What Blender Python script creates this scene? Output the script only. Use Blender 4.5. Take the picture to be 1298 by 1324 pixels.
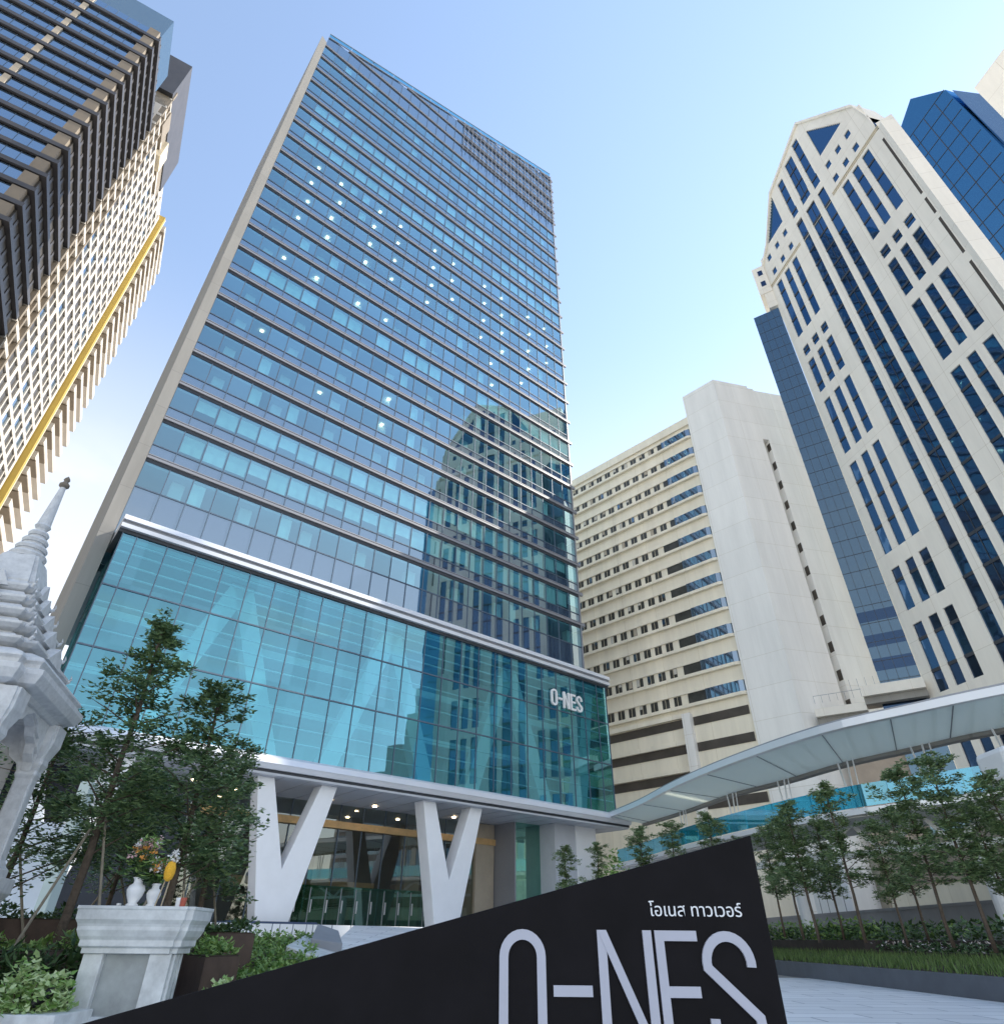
import bpy, math, random
from mathutils import Vector, Matrix
R = math.radians
for o in list(bpy.data.objects): bpy.data.objects.remove(o)
SC = bpy.context.scene
COL = SC.collection

# ------------------------------------------------------------------ camera
CAMZ = 1.2
cam = bpy.data.cameras.new('camera'); camo = bpy.data.objects.new('camera', cam); COL.objects.link(camo)
cam.sensor_fit = 'HORIZONTAL'; cam.sensor_width = 36.0; cam.lens = 799.6/1298*36.0
cam.clip_start = 0.05; cam.clip_end = 6000
P_, RO = math.atan(553/799.6), 0.0102
fwd = Vector((0, math.cos(P_), math.sin(P_))); rt = Vector((1, 0, 0)); up = Vector((0, -math.sin(P_), math.cos(P_)))
c_, s_ = math.cos(RO), math.sin(RO)
rt2 = c_*rt + s_*up; up2 = -s_*rt + c_*up
M = Matrix((rt2, up2, -fwd)).transposed().to_4x4(); M.translation = (0, 0, CAMZ)
camo.matrix_world = M
SC.camera = camo

# ------------------------------------------------------------------ light
SUN_AZ, SUN_EL = 67, 43
w = bpy.data.worlds.new('World'); SC.world = w; w.use_nodes = True
nt = w.node_tree; bg = nt.nodes['Background']
sky = nt.nodes.new('ShaderNodeTexSky'); sky.sky_type = 'NISHITA'; sky.sun_disc = False
sky.sun_elevation = R(SUN_EL); sky.sun_rotation = R(SUN_AZ)
sky.air_density = 1.0; sky.dust_density = 0.03; sky.ozone_density = 1.0; sky.altitude = 0
wt_ = nt.nodes.new('ShaderNodeMixRGB'); wt_.blend_type = 'MULTIPLY'; wt_.inputs[0].default_value = 1; wt_.inputs[2].default_value = (1.09, .955, .835, 1)
nt.links.new(sky.outputs[0], wt_.inputs[1])
# thin fair-weather clouds low in the sky
tcw = nt.nodes.new('ShaderNodeTexCoord'); mpw = nt.nodes.new('ShaderNodeMapping'); mpw.inputs['Scale'].default_value = (1, 1, 2.6); nt.links.new(tcw.outputs['Generated'], mpw.inputs[0])
nzw = nt.nodes.new('ShaderNodeTexNoise'); nzw.inputs['Scale'].default_value = 3.3; nzw.inputs['Detail'].default_value = 9; nzw.inputs['Roughness'].default_value = .55; nt.links.new(mpw.outputs[0], nzw.inputs[0])
rpw = nt.nodes.new('ShaderNodeMapRange'); rpw.interpolation_type = 'SMOOTHSTEP'; rpw.inputs['From Min'].default_value = .52; rpw.inputs['From Max'].default_value = .66; nt.links.new(nzw.outputs[0], rpw.inputs['Value'])
szw = nt.nodes.new('ShaderNodeSeparateXYZ'); nt.links.new(tcw.outputs['Generated'], szw.inputs[0])
lmw = nt.nodes.new('ShaderNodeMapRange'); lmw.interpolation_type = 'SMOOTHSTEP'; lmw.inputs['From Min'].default_value = .62; lmw.inputs['From Max'].default_value = .30; lmw.inputs['To Max'].default_value = .6; nt.links.new(szw.outputs[2], lmw.inputs['Value'])
mlw = nt.nodes.new('ShaderNodeMath'); mlw.operation = 'MULTIPLY'; nt.links.new(rpw.outputs[0], mlw.inputs[0]); nt.links.new(lmw.outputs[0], mlw.inputs[1])
clw = nt.nodes.new('ShaderNodeMixRGB'); clw.inputs[2].default_value = (3.4, 3.25, 3.1, 1); nt.links.new(mlw.outputs[0], clw.inputs[0]); nt.links.new(wt_.outputs[0], clw.inputs[1])
hzw = nt.nodes.new('ShaderNodeMapRange'); hzw.interpolation_type = 'SMOOTHSTEP'; hzw.inputs['From Min'].default_value = .78; hzw.inputs['From Max'].default_value = .40; hzw.inputs['To Max'].default_value = .52; nt.links.new(szw.outputs[2], hzw.inputs['Value'])
hmw = nt.nodes.new('ShaderNodeMixRGB'); hmw.inputs[2].default_value = (3.0, 2.86, 2.66, 1); nt.links.new(hzw.outputs[0], hmw.inputs[0]); nt.links.new(clw.outputs[0], hmw.inputs[1])
nt.links.new(hmw.outputs[0], bg.inputs[0]); bg.inputs[1].default_value = 0.15
sl = bpy.data.lights.new('sun', 'SUN'); sl.energy = 3.0; sl.angle = R(0.53); sl.color = (1, .93, .82)
so = bpy.data.objects.new('sun', sl); COL.objects.link(so)
sd = Vector((math.sin(R(SUN_AZ))*math.cos(R(SUN_EL)), math.cos(R(SUN_AZ))*math.cos(R(SUN_EL)), math.sin(R(SUN_EL))))
so.rotation_euler = (-sd).to_track_quat('-Z', 'Y').to_euler(); so.location = (0, 0, 60)
SC.view_settings.view_transform = 'Standard'; SC.view_settings.look = 'None'
SC.view_settings.exposure = 1.6; SC.view_settings.gamma = 1
SC.view_settings.use_curve_mapping = False
SC.render.engine = 'CYCLES'
SC.cycles.max_bounces = 8; SC.cycles.transparent_max_bounces = 24
SC.cycles.caustics_reflective = True; SC.cycles.caustics_refractive = False

# ------------------------------------------------------------------ materials
MATS = {}
def mat(name, col, rough=.6, var=.12, scale=1.0, metal=0.0, spec=.5, bump=0.0, streak=False, col2=None):
    if name in MATS: return MATS[name]
    m = bpy.data.materials.new(name); m.use_nodes = True; t = m.node_tree; b = t.nodes['Principled BSDF']
    b.inputs['Roughness'].default_value = rough; b.inputs['Metallic'].default_value = metal
    b.inputs['Specular IOR Level'].default_value = spec
    tc = t.nodes.new('ShaderNodeTexCoord'); mp = t.nodes.new('ShaderNodeMapping')
    t.links.new(tc.outputs['Object'], mp.inputs[0])
    mp.inputs['Scale'].default_value = (scale, scale, scale*(.12 if streak else 1))
    n = t.nodes.new('ShaderNodeTexNoise'); n.inputs['Scale'].default_value = 1; n.inputs['Detail'].default_value = 6
    n.inputs['Roughness'].default_value = .62
    t.links.new(mp.outputs[0], n.inputs[0])
    r = t.nodes.new('ShaderNodeValToRGB'); r.color_ramp.elements[0].position = .28; r.color_ramp.elements[1].position = .72
    lo = [max(0, x*(1-var)) for x in col]; hi = [min(1, x*(1+var)) for x in (col2 or col)]
    r.color_ramp.elements[0].color = (*lo, 1); r.color_ramp.elements[1].color = (*hi, 1)
    t.links.new(n.outputs[0], r.inputs[0]); t.links.new(r.outputs[0], b.inputs['Base Color'])
    if bump:
        bp = t.nodes.new('ShaderNodeBump'); bp.inputs['Strength'].default_value = bump; bp.inputs['Distance'].default_value = .02
        t.links.new(n.outputs[0], bp.inputs['Height']); t.links.new(bp.outputs[0], b.inputs['Normal'])
    MATS[name] = m; return m

def glass(name, tint, refl, base_f=.25, edge_f=.95, rough=.015, opaque=None, wav=.0, pane=None):
    """facade glass: see-through (or opaque dark) body under a coloured reflective coat"""
    m = bpy.data.materials.new(name); m.use_nodes = True; t = m.node_tree
    for n in list(t.nodes): t.nodes.remove(n)
    out = t.nodes.new('ShaderNodeOutputMaterial'); mx = t.nodes.new('ShaderNodeMixShader')
    if opaque:
        body = t.nodes.new('ShaderNodeBsdfDiffuse'); body.inputs[0].default_value = (*opaque, 1)
    else:
        body = t.nodes.new('ShaderNodeBsdfTransparent'); body.inputs[0].default_value = (*tint, 1)
    gl = t.nodes.new('ShaderNodeBsdfGlossy'); gl.inputs[0].default_value = (*refl, 1); gl.inputs['Roughness'].default_value = rough
    lw = t.nodes.new('ShaderNodeLayerWeight'); lw.inputs[0].default_value = .5
    mr = t.nodes.new('ShaderNodeMapRange'); mr.inputs['To Min'].default_value = base_f; mr.inputs['To Max'].default_value = edge_f
    pw = t.nodes.new('ShaderNodeMath'); pw.operation = 'POWER'; pw.inputs[1].default_value = 2.0
    t.links.new(lw.outputs['Facing'], pw.inputs[0]); t.links.new(pw.outputs[0], mr.inputs['Value'])
    t.links.new(mr.outputs[0], mx.inputs[0]); t.links.new(body.outputs[0], mx.inputs[1]); t.links.new(gl.outputs[0], mx.inputs[2])
    t.links.new(mx.outputs[0], out.inputs[0])
    if wav:
        tc = t.nodes.new('ShaderNodeTexCoord'); n = t.nodes.new('ShaderNodeTexNoise'); n.inputs['Scale'].default_value = .45; n.inputs['Detail'].default_value = 1.5
        t.links.new(tc.outputs['Object'], n.inputs[0])
        bp = t.nodes.new('ShaderNodeBump'); bp.inputs['Strength'].default_value = wav; bp.inputs['Distance'].default_value = .05
        t.links.new(n.outputs[0], bp.inputs['Height']); t.links.new(bp.outputs[0], gl.inputs['Normal']); 
    if pane and not opaque:
        # every pane is a slightly different batch of glass
        tc = t.nodes.new('ShaderNodeTexCoord'); mp = t.nodes.new('ShaderNodeMapping'); t.links.new(tc.outputs['Object'], mp.inputs[0])
        mp.inputs['Scale'].default_value = (1/pane[0], 0, 1/pane[1])
        fl = t.nodes.new('ShaderNodeVectorMath'); fl.operation = 'FLOOR'; t.links.new(mp.outputs[0], fl.inputs[0])
        wn = t.nodes.new('ShaderNodeTexWhiteNoise'); t.links.new(fl.outputs[0], wn.inputs[0])
        rr = t.nodes.new('ShaderNodeMixRGB'); rr.inputs[1].default_value = (*[x*.86 for x in refl], 1); rr.inputs[2].default_value = (*[min(1, x*1.05) for x in refl], 1)
        t.links.new(wn.outputs[0], rr.inputs[0]); t.links.new(rr.outputs[0], gl.inputs[0])
    MATS[name] = m; return m

def emit(name, col, s):
    m = bpy.data.materials.new(name); m.use_nodes = True; b = m.node_tree.nodes['Principled BSDF']
    b.inputs['Base Color'].default_value = (.8, .8, .8, 1); b.inputs['Emission Color'].default_value = (*col, 1); b.inputs['Emission Strength'].default_value = s
    MATS[name] = m; return m

def leaf(name, c1, c2, trans=.25, rough=.5):
    m = bpy.data.materials.new(name); m.use_nodes = True; t = m.node_tree; b = t.nodes['Principled BSDF']; out = t.nodes['Material Output']
    g = t.nodes.new('ShaderNodeNewGeometry'); r = t.nodes.new('ShaderNodeValToRGB')
    r.color_ramp.elements[0].color = (*c1, 1); r.color_ramp.elements[1].color = (*c2, 1)
    t.links.new(g.outputs['Random Per Island'], r.inputs[0]); t.links.new(r.outputs[0], b.inputs['Base Color'])
    b.inputs['Roughness'].default_value = rough
    tr = t.nodes.new('ShaderNodeBsdfTranslucent'); mx = t.nodes.new('ShaderNodeMixShader'); mx.inputs[0].default_value = trans
    t.links.new(r.outputs[0], tr.inputs[0]); t.links.new(b.outputs[0], mx.inputs[1]); t.links.new(tr.outputs[0], mx.inputs[2]); t.links.new(mx.outputs[0], out.inputs[0])
    MATS[name] = m; return m

mat('concrete', (.42, .40, .37), .85, .10, .5, streak=True)
mat('spandrel_metal', (.27, .275, .30), .45, .06, .3, metal=.2)
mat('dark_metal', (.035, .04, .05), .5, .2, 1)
mat('mullion', (.10, .14, .19), .4, .1, 1, metal=.3)
mat('steel_white', (.74, .75, .78), .28, .04, .4, metal=.25)
mat('steel_grey', (.30, .31, .34), .4, .06, .4, metal=.2)
mat('soffit', (.50, .52, .56), .45, .08, .6)
mat('white_paint', (.80, .81, .83), .4, .04, .7)
mat('ceiling', (.42, .52, .56), .8, .06, .3)
mat('blind', (.90, .92, .86), .8, .06, .8)
mat('interior', (.14, .26, .32), .8, .15, .3)
mat('teal_interior', (.22, .42, .46), .7, .2, .3)
mat('brace', (.74, .82, .84), .6, .05, .5)
mat('lobby_wall', (.075, .06, .045), .5, .35, .5)
mat('navy_wall', (.02, .03, .05), .5, .3, .6)
mat('wood_gold', (.62, .40, .18), .45, .15, 2)
mat('tan_panel', (.42, .36, .28), .7, .1, .7)
mat('cream', (.84, .77, .66), .75, .06, .25, streak=True)
mat('cream_trim', (.62, .54, .40), .6, .1, .5)
mat('white_render', (.84, .80, .71), .8, .06, .22, streak=True)
mat('row_render', (.86, .79, .62), .8, .06, .25, streak=True)
mat('curtain', (.55, .52, .46), .8, .1, 2)
mat('slot_dark', (.07, .06, .05), .8, .3, .5)
mat('row_window', (.06, .06, .055), .2, .4, .7)
mat('bronze', (.055, .052, .055), .45, .2, .4)
mat('left_tan', (.20, .165, .125), .7, .1, .5)
mat('left_white', (.50, .46, .41), .7, .06, .4)
mat('left_dark', (.06, .055, .05), .35, .3, .5)
mat('yellow_clad', (.46, .31, .055), .45, .08, .4)
mat('black_sign', (.007, .006, .0075), .5, .35, 2.5, spec=.12, bump=.03)
mat('letter_grey', (.46, .46, .52), .45, .05, 2)
mat('letter_white', (.82, .82, .82), .4, .03, 2)
mat('marble', (.60, .615, .61), .42, .28, 3.2, bump=.08)
mat('marble_panel', (.34, .36, .355), .5, .25, 3.0)
mat('shrine_white', (.60, .60, .595), .55, .16, 9, bump=.5)
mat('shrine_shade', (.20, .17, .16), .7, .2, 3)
mat('gold', (.65, .42, .12), .35, .2, 6, metal=.5)
mat('corten', (.085, .055, .042), .75, .3, 3)
mat('planter_dark', (.045, .035, .033), .8, .3, 2)
mat('soil', (.05, .035, .025), .9, .3, 4)
mat('bark', (.10, .075, .055), .9, .4, 14, bump=.4)
mat('stake', (.30, .26, .20), .85, .2, 8)
mat('kerb_stone', (.10, .11, .13), .6, .15, 1.5)
leaf('canopy_panel', (.90, .93, .88), (.92, .95, .90), .45, .6)
mat('pale_green', (.50, .58, .54), .6, .06, .5)
mat('bridge_white', (.75, .77, .79), .45, .06, .6)
mat('street_tan', (.42, .34, .27), .85, .18, .5)
mat('grey_wall', (.24, .25, .27), .85, .12, .6)
mat('asphalt', (.36, .335, .30), .9, .25, .05)
mat('hoarding', (.74, .77, .80), .6, .08, .4)
mat('porcelain', (.80, .80, .80), .2, .03, 3)
mat('flower_pink', (.68, .42, .42), .7, .3, 30)
mat('flower_orange', (.80, .36, .08), .7, .3, 30)
mat('flower_white', (.80, .78, .74), .7, .1, 30)
mat('marigold', (.80, .42, .03), .8, .25, 60, bump=.5)
mat('stick', (.45, .36, .24), .7, .2, 10)
mat('red_cup', (.45, .10, .06), .5, .2, 5)
mat('spot_black', (.015, .015, .02), .4, .1, 3)
mat('blue_base', (.03, .055, .12), .4, .1, 2)
glass('tower_glass', (.46, .80, .86), (.50, .74, .83), .40, .95, .01, pane=(1.862, 4.1), wav=.03)
glass('spandrel_glass', (.2, .3, .4), (.47, .59, .66), .45, .98, .02, opaque=(.05, .07, .12))
glass('podium_glass', (.42, .84, .88), (.30, .64, .77), .37, .96, .008, wav=.06, pane=(1.98, 4.05))
glass('lobby_glass', (.55, .62, .58), (.80, .85, .86), .16, .9, .005)
glass('green_glass', (.25, .60, .50), (.5, .8, .72), .25, .9, .01)
glass('navy_glass', (.1, .2, .4), (.14, .28, .46), .42, .9, .03, opaque=(.006, .018, .05), wav=.35)
glass('navy_dark', (.1, .2, .4), (.12, .20, .34), .30, .9, .05, opaque=(.012, .016, .026), wav=.35)
glass('strip_glass', (.1, .2, .3), (.24, .34, .42), .35, .9, .05, opaque=(.03, .06, .10), wav=.25)
glass('blue_tower_glass', (.1, .2, .4), (.14, .34, .54), .55, .95, .06, opaque=(.01, .05, .11), wav=.12)
glass('left_glass', (.1, .2, .4), (.50, .62, .74), .58, .95, .03, opaque=(.02, .045, .08), wav=.08)
glass('roof_grey_glass', (.3, .4, .45), (.45, .55, .60), .4, .9, .05, opaque=(.10, .14, .16))
glass('rail_glass', (.16, .60, .74), (.5, .85, .95), .22, .9, .01)
glass('row_glass', (.3, .45, .6), (.6, .75, .9), .35, .95, .02, opaque=(.04, .07, .11))
emit('lamp', (1, .70, .40), 3.6); emit('downlight', (1, .72, .42), 7)
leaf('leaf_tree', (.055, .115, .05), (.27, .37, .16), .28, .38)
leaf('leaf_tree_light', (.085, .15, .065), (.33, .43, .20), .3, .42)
leaf('leaf_bush', (.20, .38, .08), (.72, .80, .46), .3)
leaf('leaf_hedge', (.11, .23, .05), (.34, .48, .14), .3)
leaf('leaf_dark', (.03, .07, .025), (.11, .18, .06), .2)
leaf('grass', (.06, .12, .03), (.2, .3, .09), .25)
leaf('flower_mix', (.70, .55, .50), (.85, .80, .78), .2)

def tiles(name, col, joint, sx, sy, rough=.5, var=.05, jw=.012):
    m = bpy.data.materials.new(name); m.use_nodes = True; t = m.node_tree; b = t.nodes['Principled BSDF']
    tc = t.nodes.new('ShaderNodeTexCoord'); br = t.nodes.new('ShaderNodeTexBrick')
    t.links.new(tc.outputs['Object'], br.inputs[0])
    br.inputs['Scale'].default_value = 1; br.inputs['Brick Width'].default_value = sx; br.inputs['Row Height'].default_value = sy
    br.inputs['Mortar Size'].default_value = jw; br.inputs['Color1'].default_value = (*[c*(1-var) for c in col], 1)
    br.inputs['Color2'].default_value = (*[c*(1+var) for c in col], 1); br.inputs['Mortar'].default_value = (*joint, 1)
    n = t.nodes.new('ShaderNodeTexNoise'); n.inputs['Scale'].default_value = .7; n.inputs['Detail'].default_value = 6; t.links.new(tc.outputs['Object'], n.inputs[0])
    mx = t.nodes.new('ShaderNodeMixRGB'); mx.blend_type = 'MULTIPLY'; mx.inputs[0].default_value = .10
    t.links.new(br.outputs[0], mx.inputs[1]); t.links.new(n.outputs[0], mx.inputs[2]); t.links.new(mx.outputs[0], b.inputs['Base Color'])
    b.inputs['Roughness'].default_value = rough
    MATS[name] = m; return m
tiles('granite_pave', (.86, .87, .89), (.22, .25, .30), 2.4, .8, .38, .08, .02)

# ------------------------------------------------------------------ mesh builder
def panel(name, col, joint, sx, sz, rough=.75, var=.05, jw=.03, grime=.22):
    m = bpy.data.materials.new(name); m.use_nodes = True; t = m.node_tree; b = t.nodes['Principled BSDF']
    tc = t.nodes.new('ShaderNodeTexCoord'); sp = t.nodes.new('ShaderNodeSeparateXYZ'); t.links.new(tc.outputs['Object'], sp.inputs[0])
    ad = t.nodes.new('ShaderNodeMath'); t.links.new(sp.outputs[0], ad.inputs[0]); t.links.new(sp.outputs[1], ad.inputs[1])
    cb = t.nodes.new('ShaderNodeCombineXYZ'); t.links.new(ad.outputs[0], cb.inputs[0]); t.links.new(sp.outputs[2], cb.inputs[1])
    br = t.nodes.new('ShaderNodeTexBrick'); br.offset = 0; t.links.new(cb.outputs[0], br.inputs[0])
    br.inputs['Scale'].default_value = 1; br.inputs['Brick Width'].default_value = sx; br.inputs['Row Height'].default_value = sz; br.inputs['Mortar Size'].default_value = jw
    br.inputs['Mortar Smooth'].default_value = .4
    br.inputs['Color1'].default_value = (*[c*(1-var) for c in col], 1); br.inputs['Color2'].default_value = (*[min(1, c*(1+var)) for c in col], 1); br.inputs['Mortar'].default_value = (*joint, 1)
    mp = t.nodes.new('ShaderNodeMapping'); mp.inputs['Scale'].default_value = (.5, .5, .05); t.links.new(tc.outputs['Object'], mp.inputs[0])
    n = t.nodes.new('ShaderNodeTexNoise'); n.inputs['Scale'].default_value = 1; n.inputs['Detail'].default_value = 8; n.inputs['Roughness'].default_value = .7; t.links.new(mp.outputs[0], n.inputs[0])
    mr = t.nodes.new('ShaderNodeMapRange'); mr.inputs['From Min'].default_value = .3; mr.inputs['From Max'].default_value = .65; mr.inputs['To Min'].default_value = 1-grime; mr.inputs['To Max'].default_value = 1
    t.links.new(n.outputs[0], mr.inputs[0])
    mx = t.nodes.new('ShaderNodeMixRGB'); mx.blend_type = 'MULTIPLY'; mx.inputs[0].default_value = 1
    t.links.new(br.outputs[0], mx.inputs[1]); t.links.new(mr.outputs[0], mx.inputs[2]); t.links.new(mx.outputs[0], b.inputs['Base Color'])
    b.inputs['Roughness'].default_value = rough; MATS[name] = m
for n_ in ('cream', 'white_render', 'row_render', 'concrete'): bpy.data.materials.remove(MATS.pop(n_))
panel('cream', (.88, .83, .74), (.66, .60, .50), 6.0, 3.35, .75, .025, .025, .14)
panel('white_render', (.90, .885, .85), (.72, .69, .62), 9.0, 3.58, .8, .02, .03, .16)
panel('row_render', (.90, .83, .68), (.74, .66, .50), 5.2, 60, .8, .02, .03, .18)
panel('concrete', (.31, .30, .28), (.25, .24, .23), 3.0, 4.1, .85, .03, .03, .2)
class MB:
    def __init__(s): s.v = []; s.f = []; s.m = []; s.mats = []
    def mi(s, name):
        if name not in s.mats: s.mats.append(name)
        return s.mats.index(name)
    def poly(s, pts, m): 
        n = len(s.v); s.v += [tuple(p) for p in pts]; s.f.append(tuple(range(n, n+len(pts)))); s.m.append(s.mi(m)); return s
    def hexa(s, p, m):
        n = len(s.v); s.v += [tuple(q) for q in p]; k = s.mi(m)
        for f in ((0,3,2,1),(4,5,6,7),(0,1,5,4),(1,2,6,5),(2,3,7,6),(3,0,4,7)): s.f.append(tuple(n+i for i in f)); s.m.append(k)
        return s
    def box(s, x0, x1, y0, y1, z0, z1, m):
        return s.hexa([(x0,y0,z0),(x1,y0,z0),(x1,y1,z0),(x0,y1,z0),(x0,y0,z1),(x1,y0,z1),(x1,y1,z1),(x0,y1,z1)], m)
    def prism(s, pts, y0, y1, m, axis='y'):
        # pts in (x,z) extruded along y  (or (x,y) along z / (y,z) along x)
        def P(a, b, c): return {'y': (a, c, b), 'z': (a, b, c), 'x': (c, a, b)}[axis]
        n = len(s.v); k = s.mi(m); L = len(pts)
        s.v += [P(a, b, y0) for a, b in pts] + [P(a, b, y1) for a, b in pts]
        s.f.append(tuple(n+i for i in range(L))); s.f.append(tuple(n+L+i for i in reversed(range(L)))); s.m += [k, k]
        for i in range(L):
            j = (i+1) % L; s.f.append((n+j, n+i, n+L+i, n+L+j)); s.m.append(k)
        return s
    def bar(s, a, b, wd, m, wd2=None):
        a = Vector(a); b = Vector(b); d = (b-a).normalized(); t = Vector((0, 0, 1)) if abs(d.z) < .95 else Vector((1, 0, 0))
        p = d.cross(t).normalized(); q = d.cross(p).normalized(); h = wd/2; h2 = (wd2 or wd)/2
        return s.hexa([a-p*h-q*h, a+p*h-q*h, a+p*h+q*h, a-p*h+q*h, b-p*h2-q*h2, b+p*h2-q*h2, b+p*h2+q*h2, b-p*h2+q*h2], m)
    def tube(s, pts, rad, m, seg=8, caps=True):
        n0 = len(s.v); k = s.mi(m); P = [Vector(p) for p in pts]
        if not isinstance(rad, (list, tuple)): rad = [rad]*len(P)
        for i, p in enumerate(P):
            d = (P[min(i+1, len(P)-1)]-P[max(i-1, 0)]).normalized(); t = Vector((0, 0, 1)) if abs(d.z) < .9 else Vector((1, 0, 0))
            a = d.cross(t).normalized(); b = d.cross(a).normalized()
            for j in range(seg):
                an = 2*math.pi*j/seg; s.v.append(tuple(p+(a*math.cos(an)+b*math.sin(an))*rad[i]))
        for i in range(len(P)-1):
            for j in range(seg):
                j2 = (j+1) % seg; s.f.append((n0+i*seg+j, n0+i*seg+j2, n0+(i+1)*seg+j2, n0+(i+1)*seg+j)); s.m.append(k)
        if caps:
            s.f.append(tuple(n0+j for j in reversed(range(seg)))); s.m.append(k)
            e = n0+(len(P)-1)*seg; s.f.append(tuple(e+j for j in range(seg))); s.m.append(k)
        return s
    def lathe(s, prof, m, seg=20, c=(0, 0), square=0.0, rot=0.0):
        # prof: (r, z) bottom->top
        n0 = len(s.v); k = s.mi(m)
        for r, z in prof:
            for j in range(seg):
                a = 2*math.pi*(j+.5)/seg + rot; s.v.append((c[0]+r*math.cos(a), c[1]+r*math.sin(a), z))
        for i in range(len(prof)-1):
            for j in range(seg):
                j2 = (j+1) % seg; s.f.append((n0+i*seg+j, n0+i*seg+j2, n0+(i+1)*seg+j2, n0+(i+1)*seg+j)); s.m.append(k)
        s.f.append(tuple(n0+j for j in reversed(range(seg)))); s.m.append(k)
        e = n0+(len(prof)-1)*seg; s.f.append(tuple(e+j for j in range(seg))); s.m.append(k)
        return s
    def rings(s, plan, prof, m):
        """plan: closed (x,y) outline as function of offset d; prof (d,z) bottom->top"""
        n0 = len(s.v); k = s.mi(m); L = len(plan(0))
        for d, z in prof: s.v += [(x, y, z) for x, y in plan(d)]
        for i in range(len(prof)-1):
            for j in range(L):
                j2 = (j+1) % L; s.f.append((n0+i*L+j, n0+i*L+j2, n0+(i+1)*L+j2, n0+(i+1)*L+j)); s.m.append(k)
        s.f.append(tuple(n0+j for j in reversed(range(L)))); s.m.append(k)
        e = n0+(len(prof)-1)*L; s.f.append(tuple(e+j for j in range(L))); s.m.append(k)
        return s
    def build(s, name, parent=None, smooth=False, label=None, bevel=0):
        me = bpy.data.meshes.new(name); me.from_pydata(s.v, [], s.f)
        for n in s.mats: me.materials.append(MATS[n])
        me.polygons.foreach_set('material_index', s.m)
        if smooth: me.polygons.foreach_set('use_smooth', [True]*len(s.f))
        me.update()
        o = bpy.data.objects.new(name, me); COL.objects.link(o)
        if parent: o.parent = parent
        if label: o['label'] = label
        if bevel:
            b = o.modifiers.new('bevel', 'BEVEL'); b.width = bevel; b.segments = 2; b.limit_method = 'ANGLE'
        return o

def tag(o, label, cat, group=None, kind=None):
    if label: o['label'] = label
    if cat: o['category'] = cat
    if group: o['group'] = group
    if kind: o['kind'] = kind
    return o
def thing(name, label, cat, loc=(0, 0, 0), rz=0, group=None):
    o = bpy.data.objects.new(name, None); COL.objects.link(o); o.location = loc; o.rotation_euler = (0, 0, rz); o.empty_display_size = .5
    return tag(o, label, cat, group)
def struct(o): o['kind'] = 'structure'; return o
def dup(root, loc, rz=0, sc=1, label=None):
    r = root.copy(); COL.objects.link(r); r.location = loc; r.rotation_euler = (0, 0, rz); r.scale = (sc, sc, sc) if not isinstance(sc, tuple) else sc
    if label: r['label'] = label
    for ch in list(root.children):
        c = ch.copy(); COL.objects.link(c); c.parent = r
        for g in ch.children:
            d = g.copy(); COL.objects.link(d); d.parent = c
    return r
def rect(x0, x1, y0, y1, d): return [(x0-d, y0-d), (x1+d, y0-d), (x1+d, y1+d), (x0-d, y1+d)]
def grid_frame(mb, xs, z0, z1, y0, y1, m, t=.06):
    for x in xs: mb.box(x-t/2, x+t/2, y0, y1, z0, z1, m)

# ------------------------------------------------------------------ ground
g = MB(); g.poly([(-3000, -3000, 0), (3000, -3000, 0), (3000, 3000, 0), (-3000, 3000, 0)], 'asphalt'); struct(g.build('ground'))
g = MB(); g.box(-16, 12.5, -12, 31, -.3, .02, 'granite_pave'); struct(g.build('plaza_paving'))
OA = R(39.44)       # facade direction of the office tower
OX = Vector((math.cos(OA), math.sin(OA), 0)); OY = Vector((-math.sin(OA), math.cos(OA), 0)); OO = Vector((-27.876, 37.564, 0))
def ow(x, y, z): return OO + OX*x + OY*y + Vector((0, 0, z))
# raised platform under the tower and the ramp that climbs to it
p = [ow(-6, -8, 0), ow(52, -6.2, 0), ow(52, 30, 0), ow(-6, 30, 0)]
g = MB(); g.hexa([(q.x, q.y, -.2) for q in p]+[(q.x, q.y, 1.8) for q in p], 'granite_pave'); struct(g.build('entrance_platform'))
a, b = ow(18.7, -8, 0), ow(34, -6.9, 0)
g = MB(); g.hexa([(-4.6, 15.5, .0), (3.4, 15.0, .0), (b.x, b.y, .0), (a.x, a.y, .0), (-4.6, 15.5, .03), (3.4, 15.0, .03), (b.x, b.y, 1.79), (a.x, a.y, 1.79)], 'granite_pave'); struct(g.build('entrance_ramp'))

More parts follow.
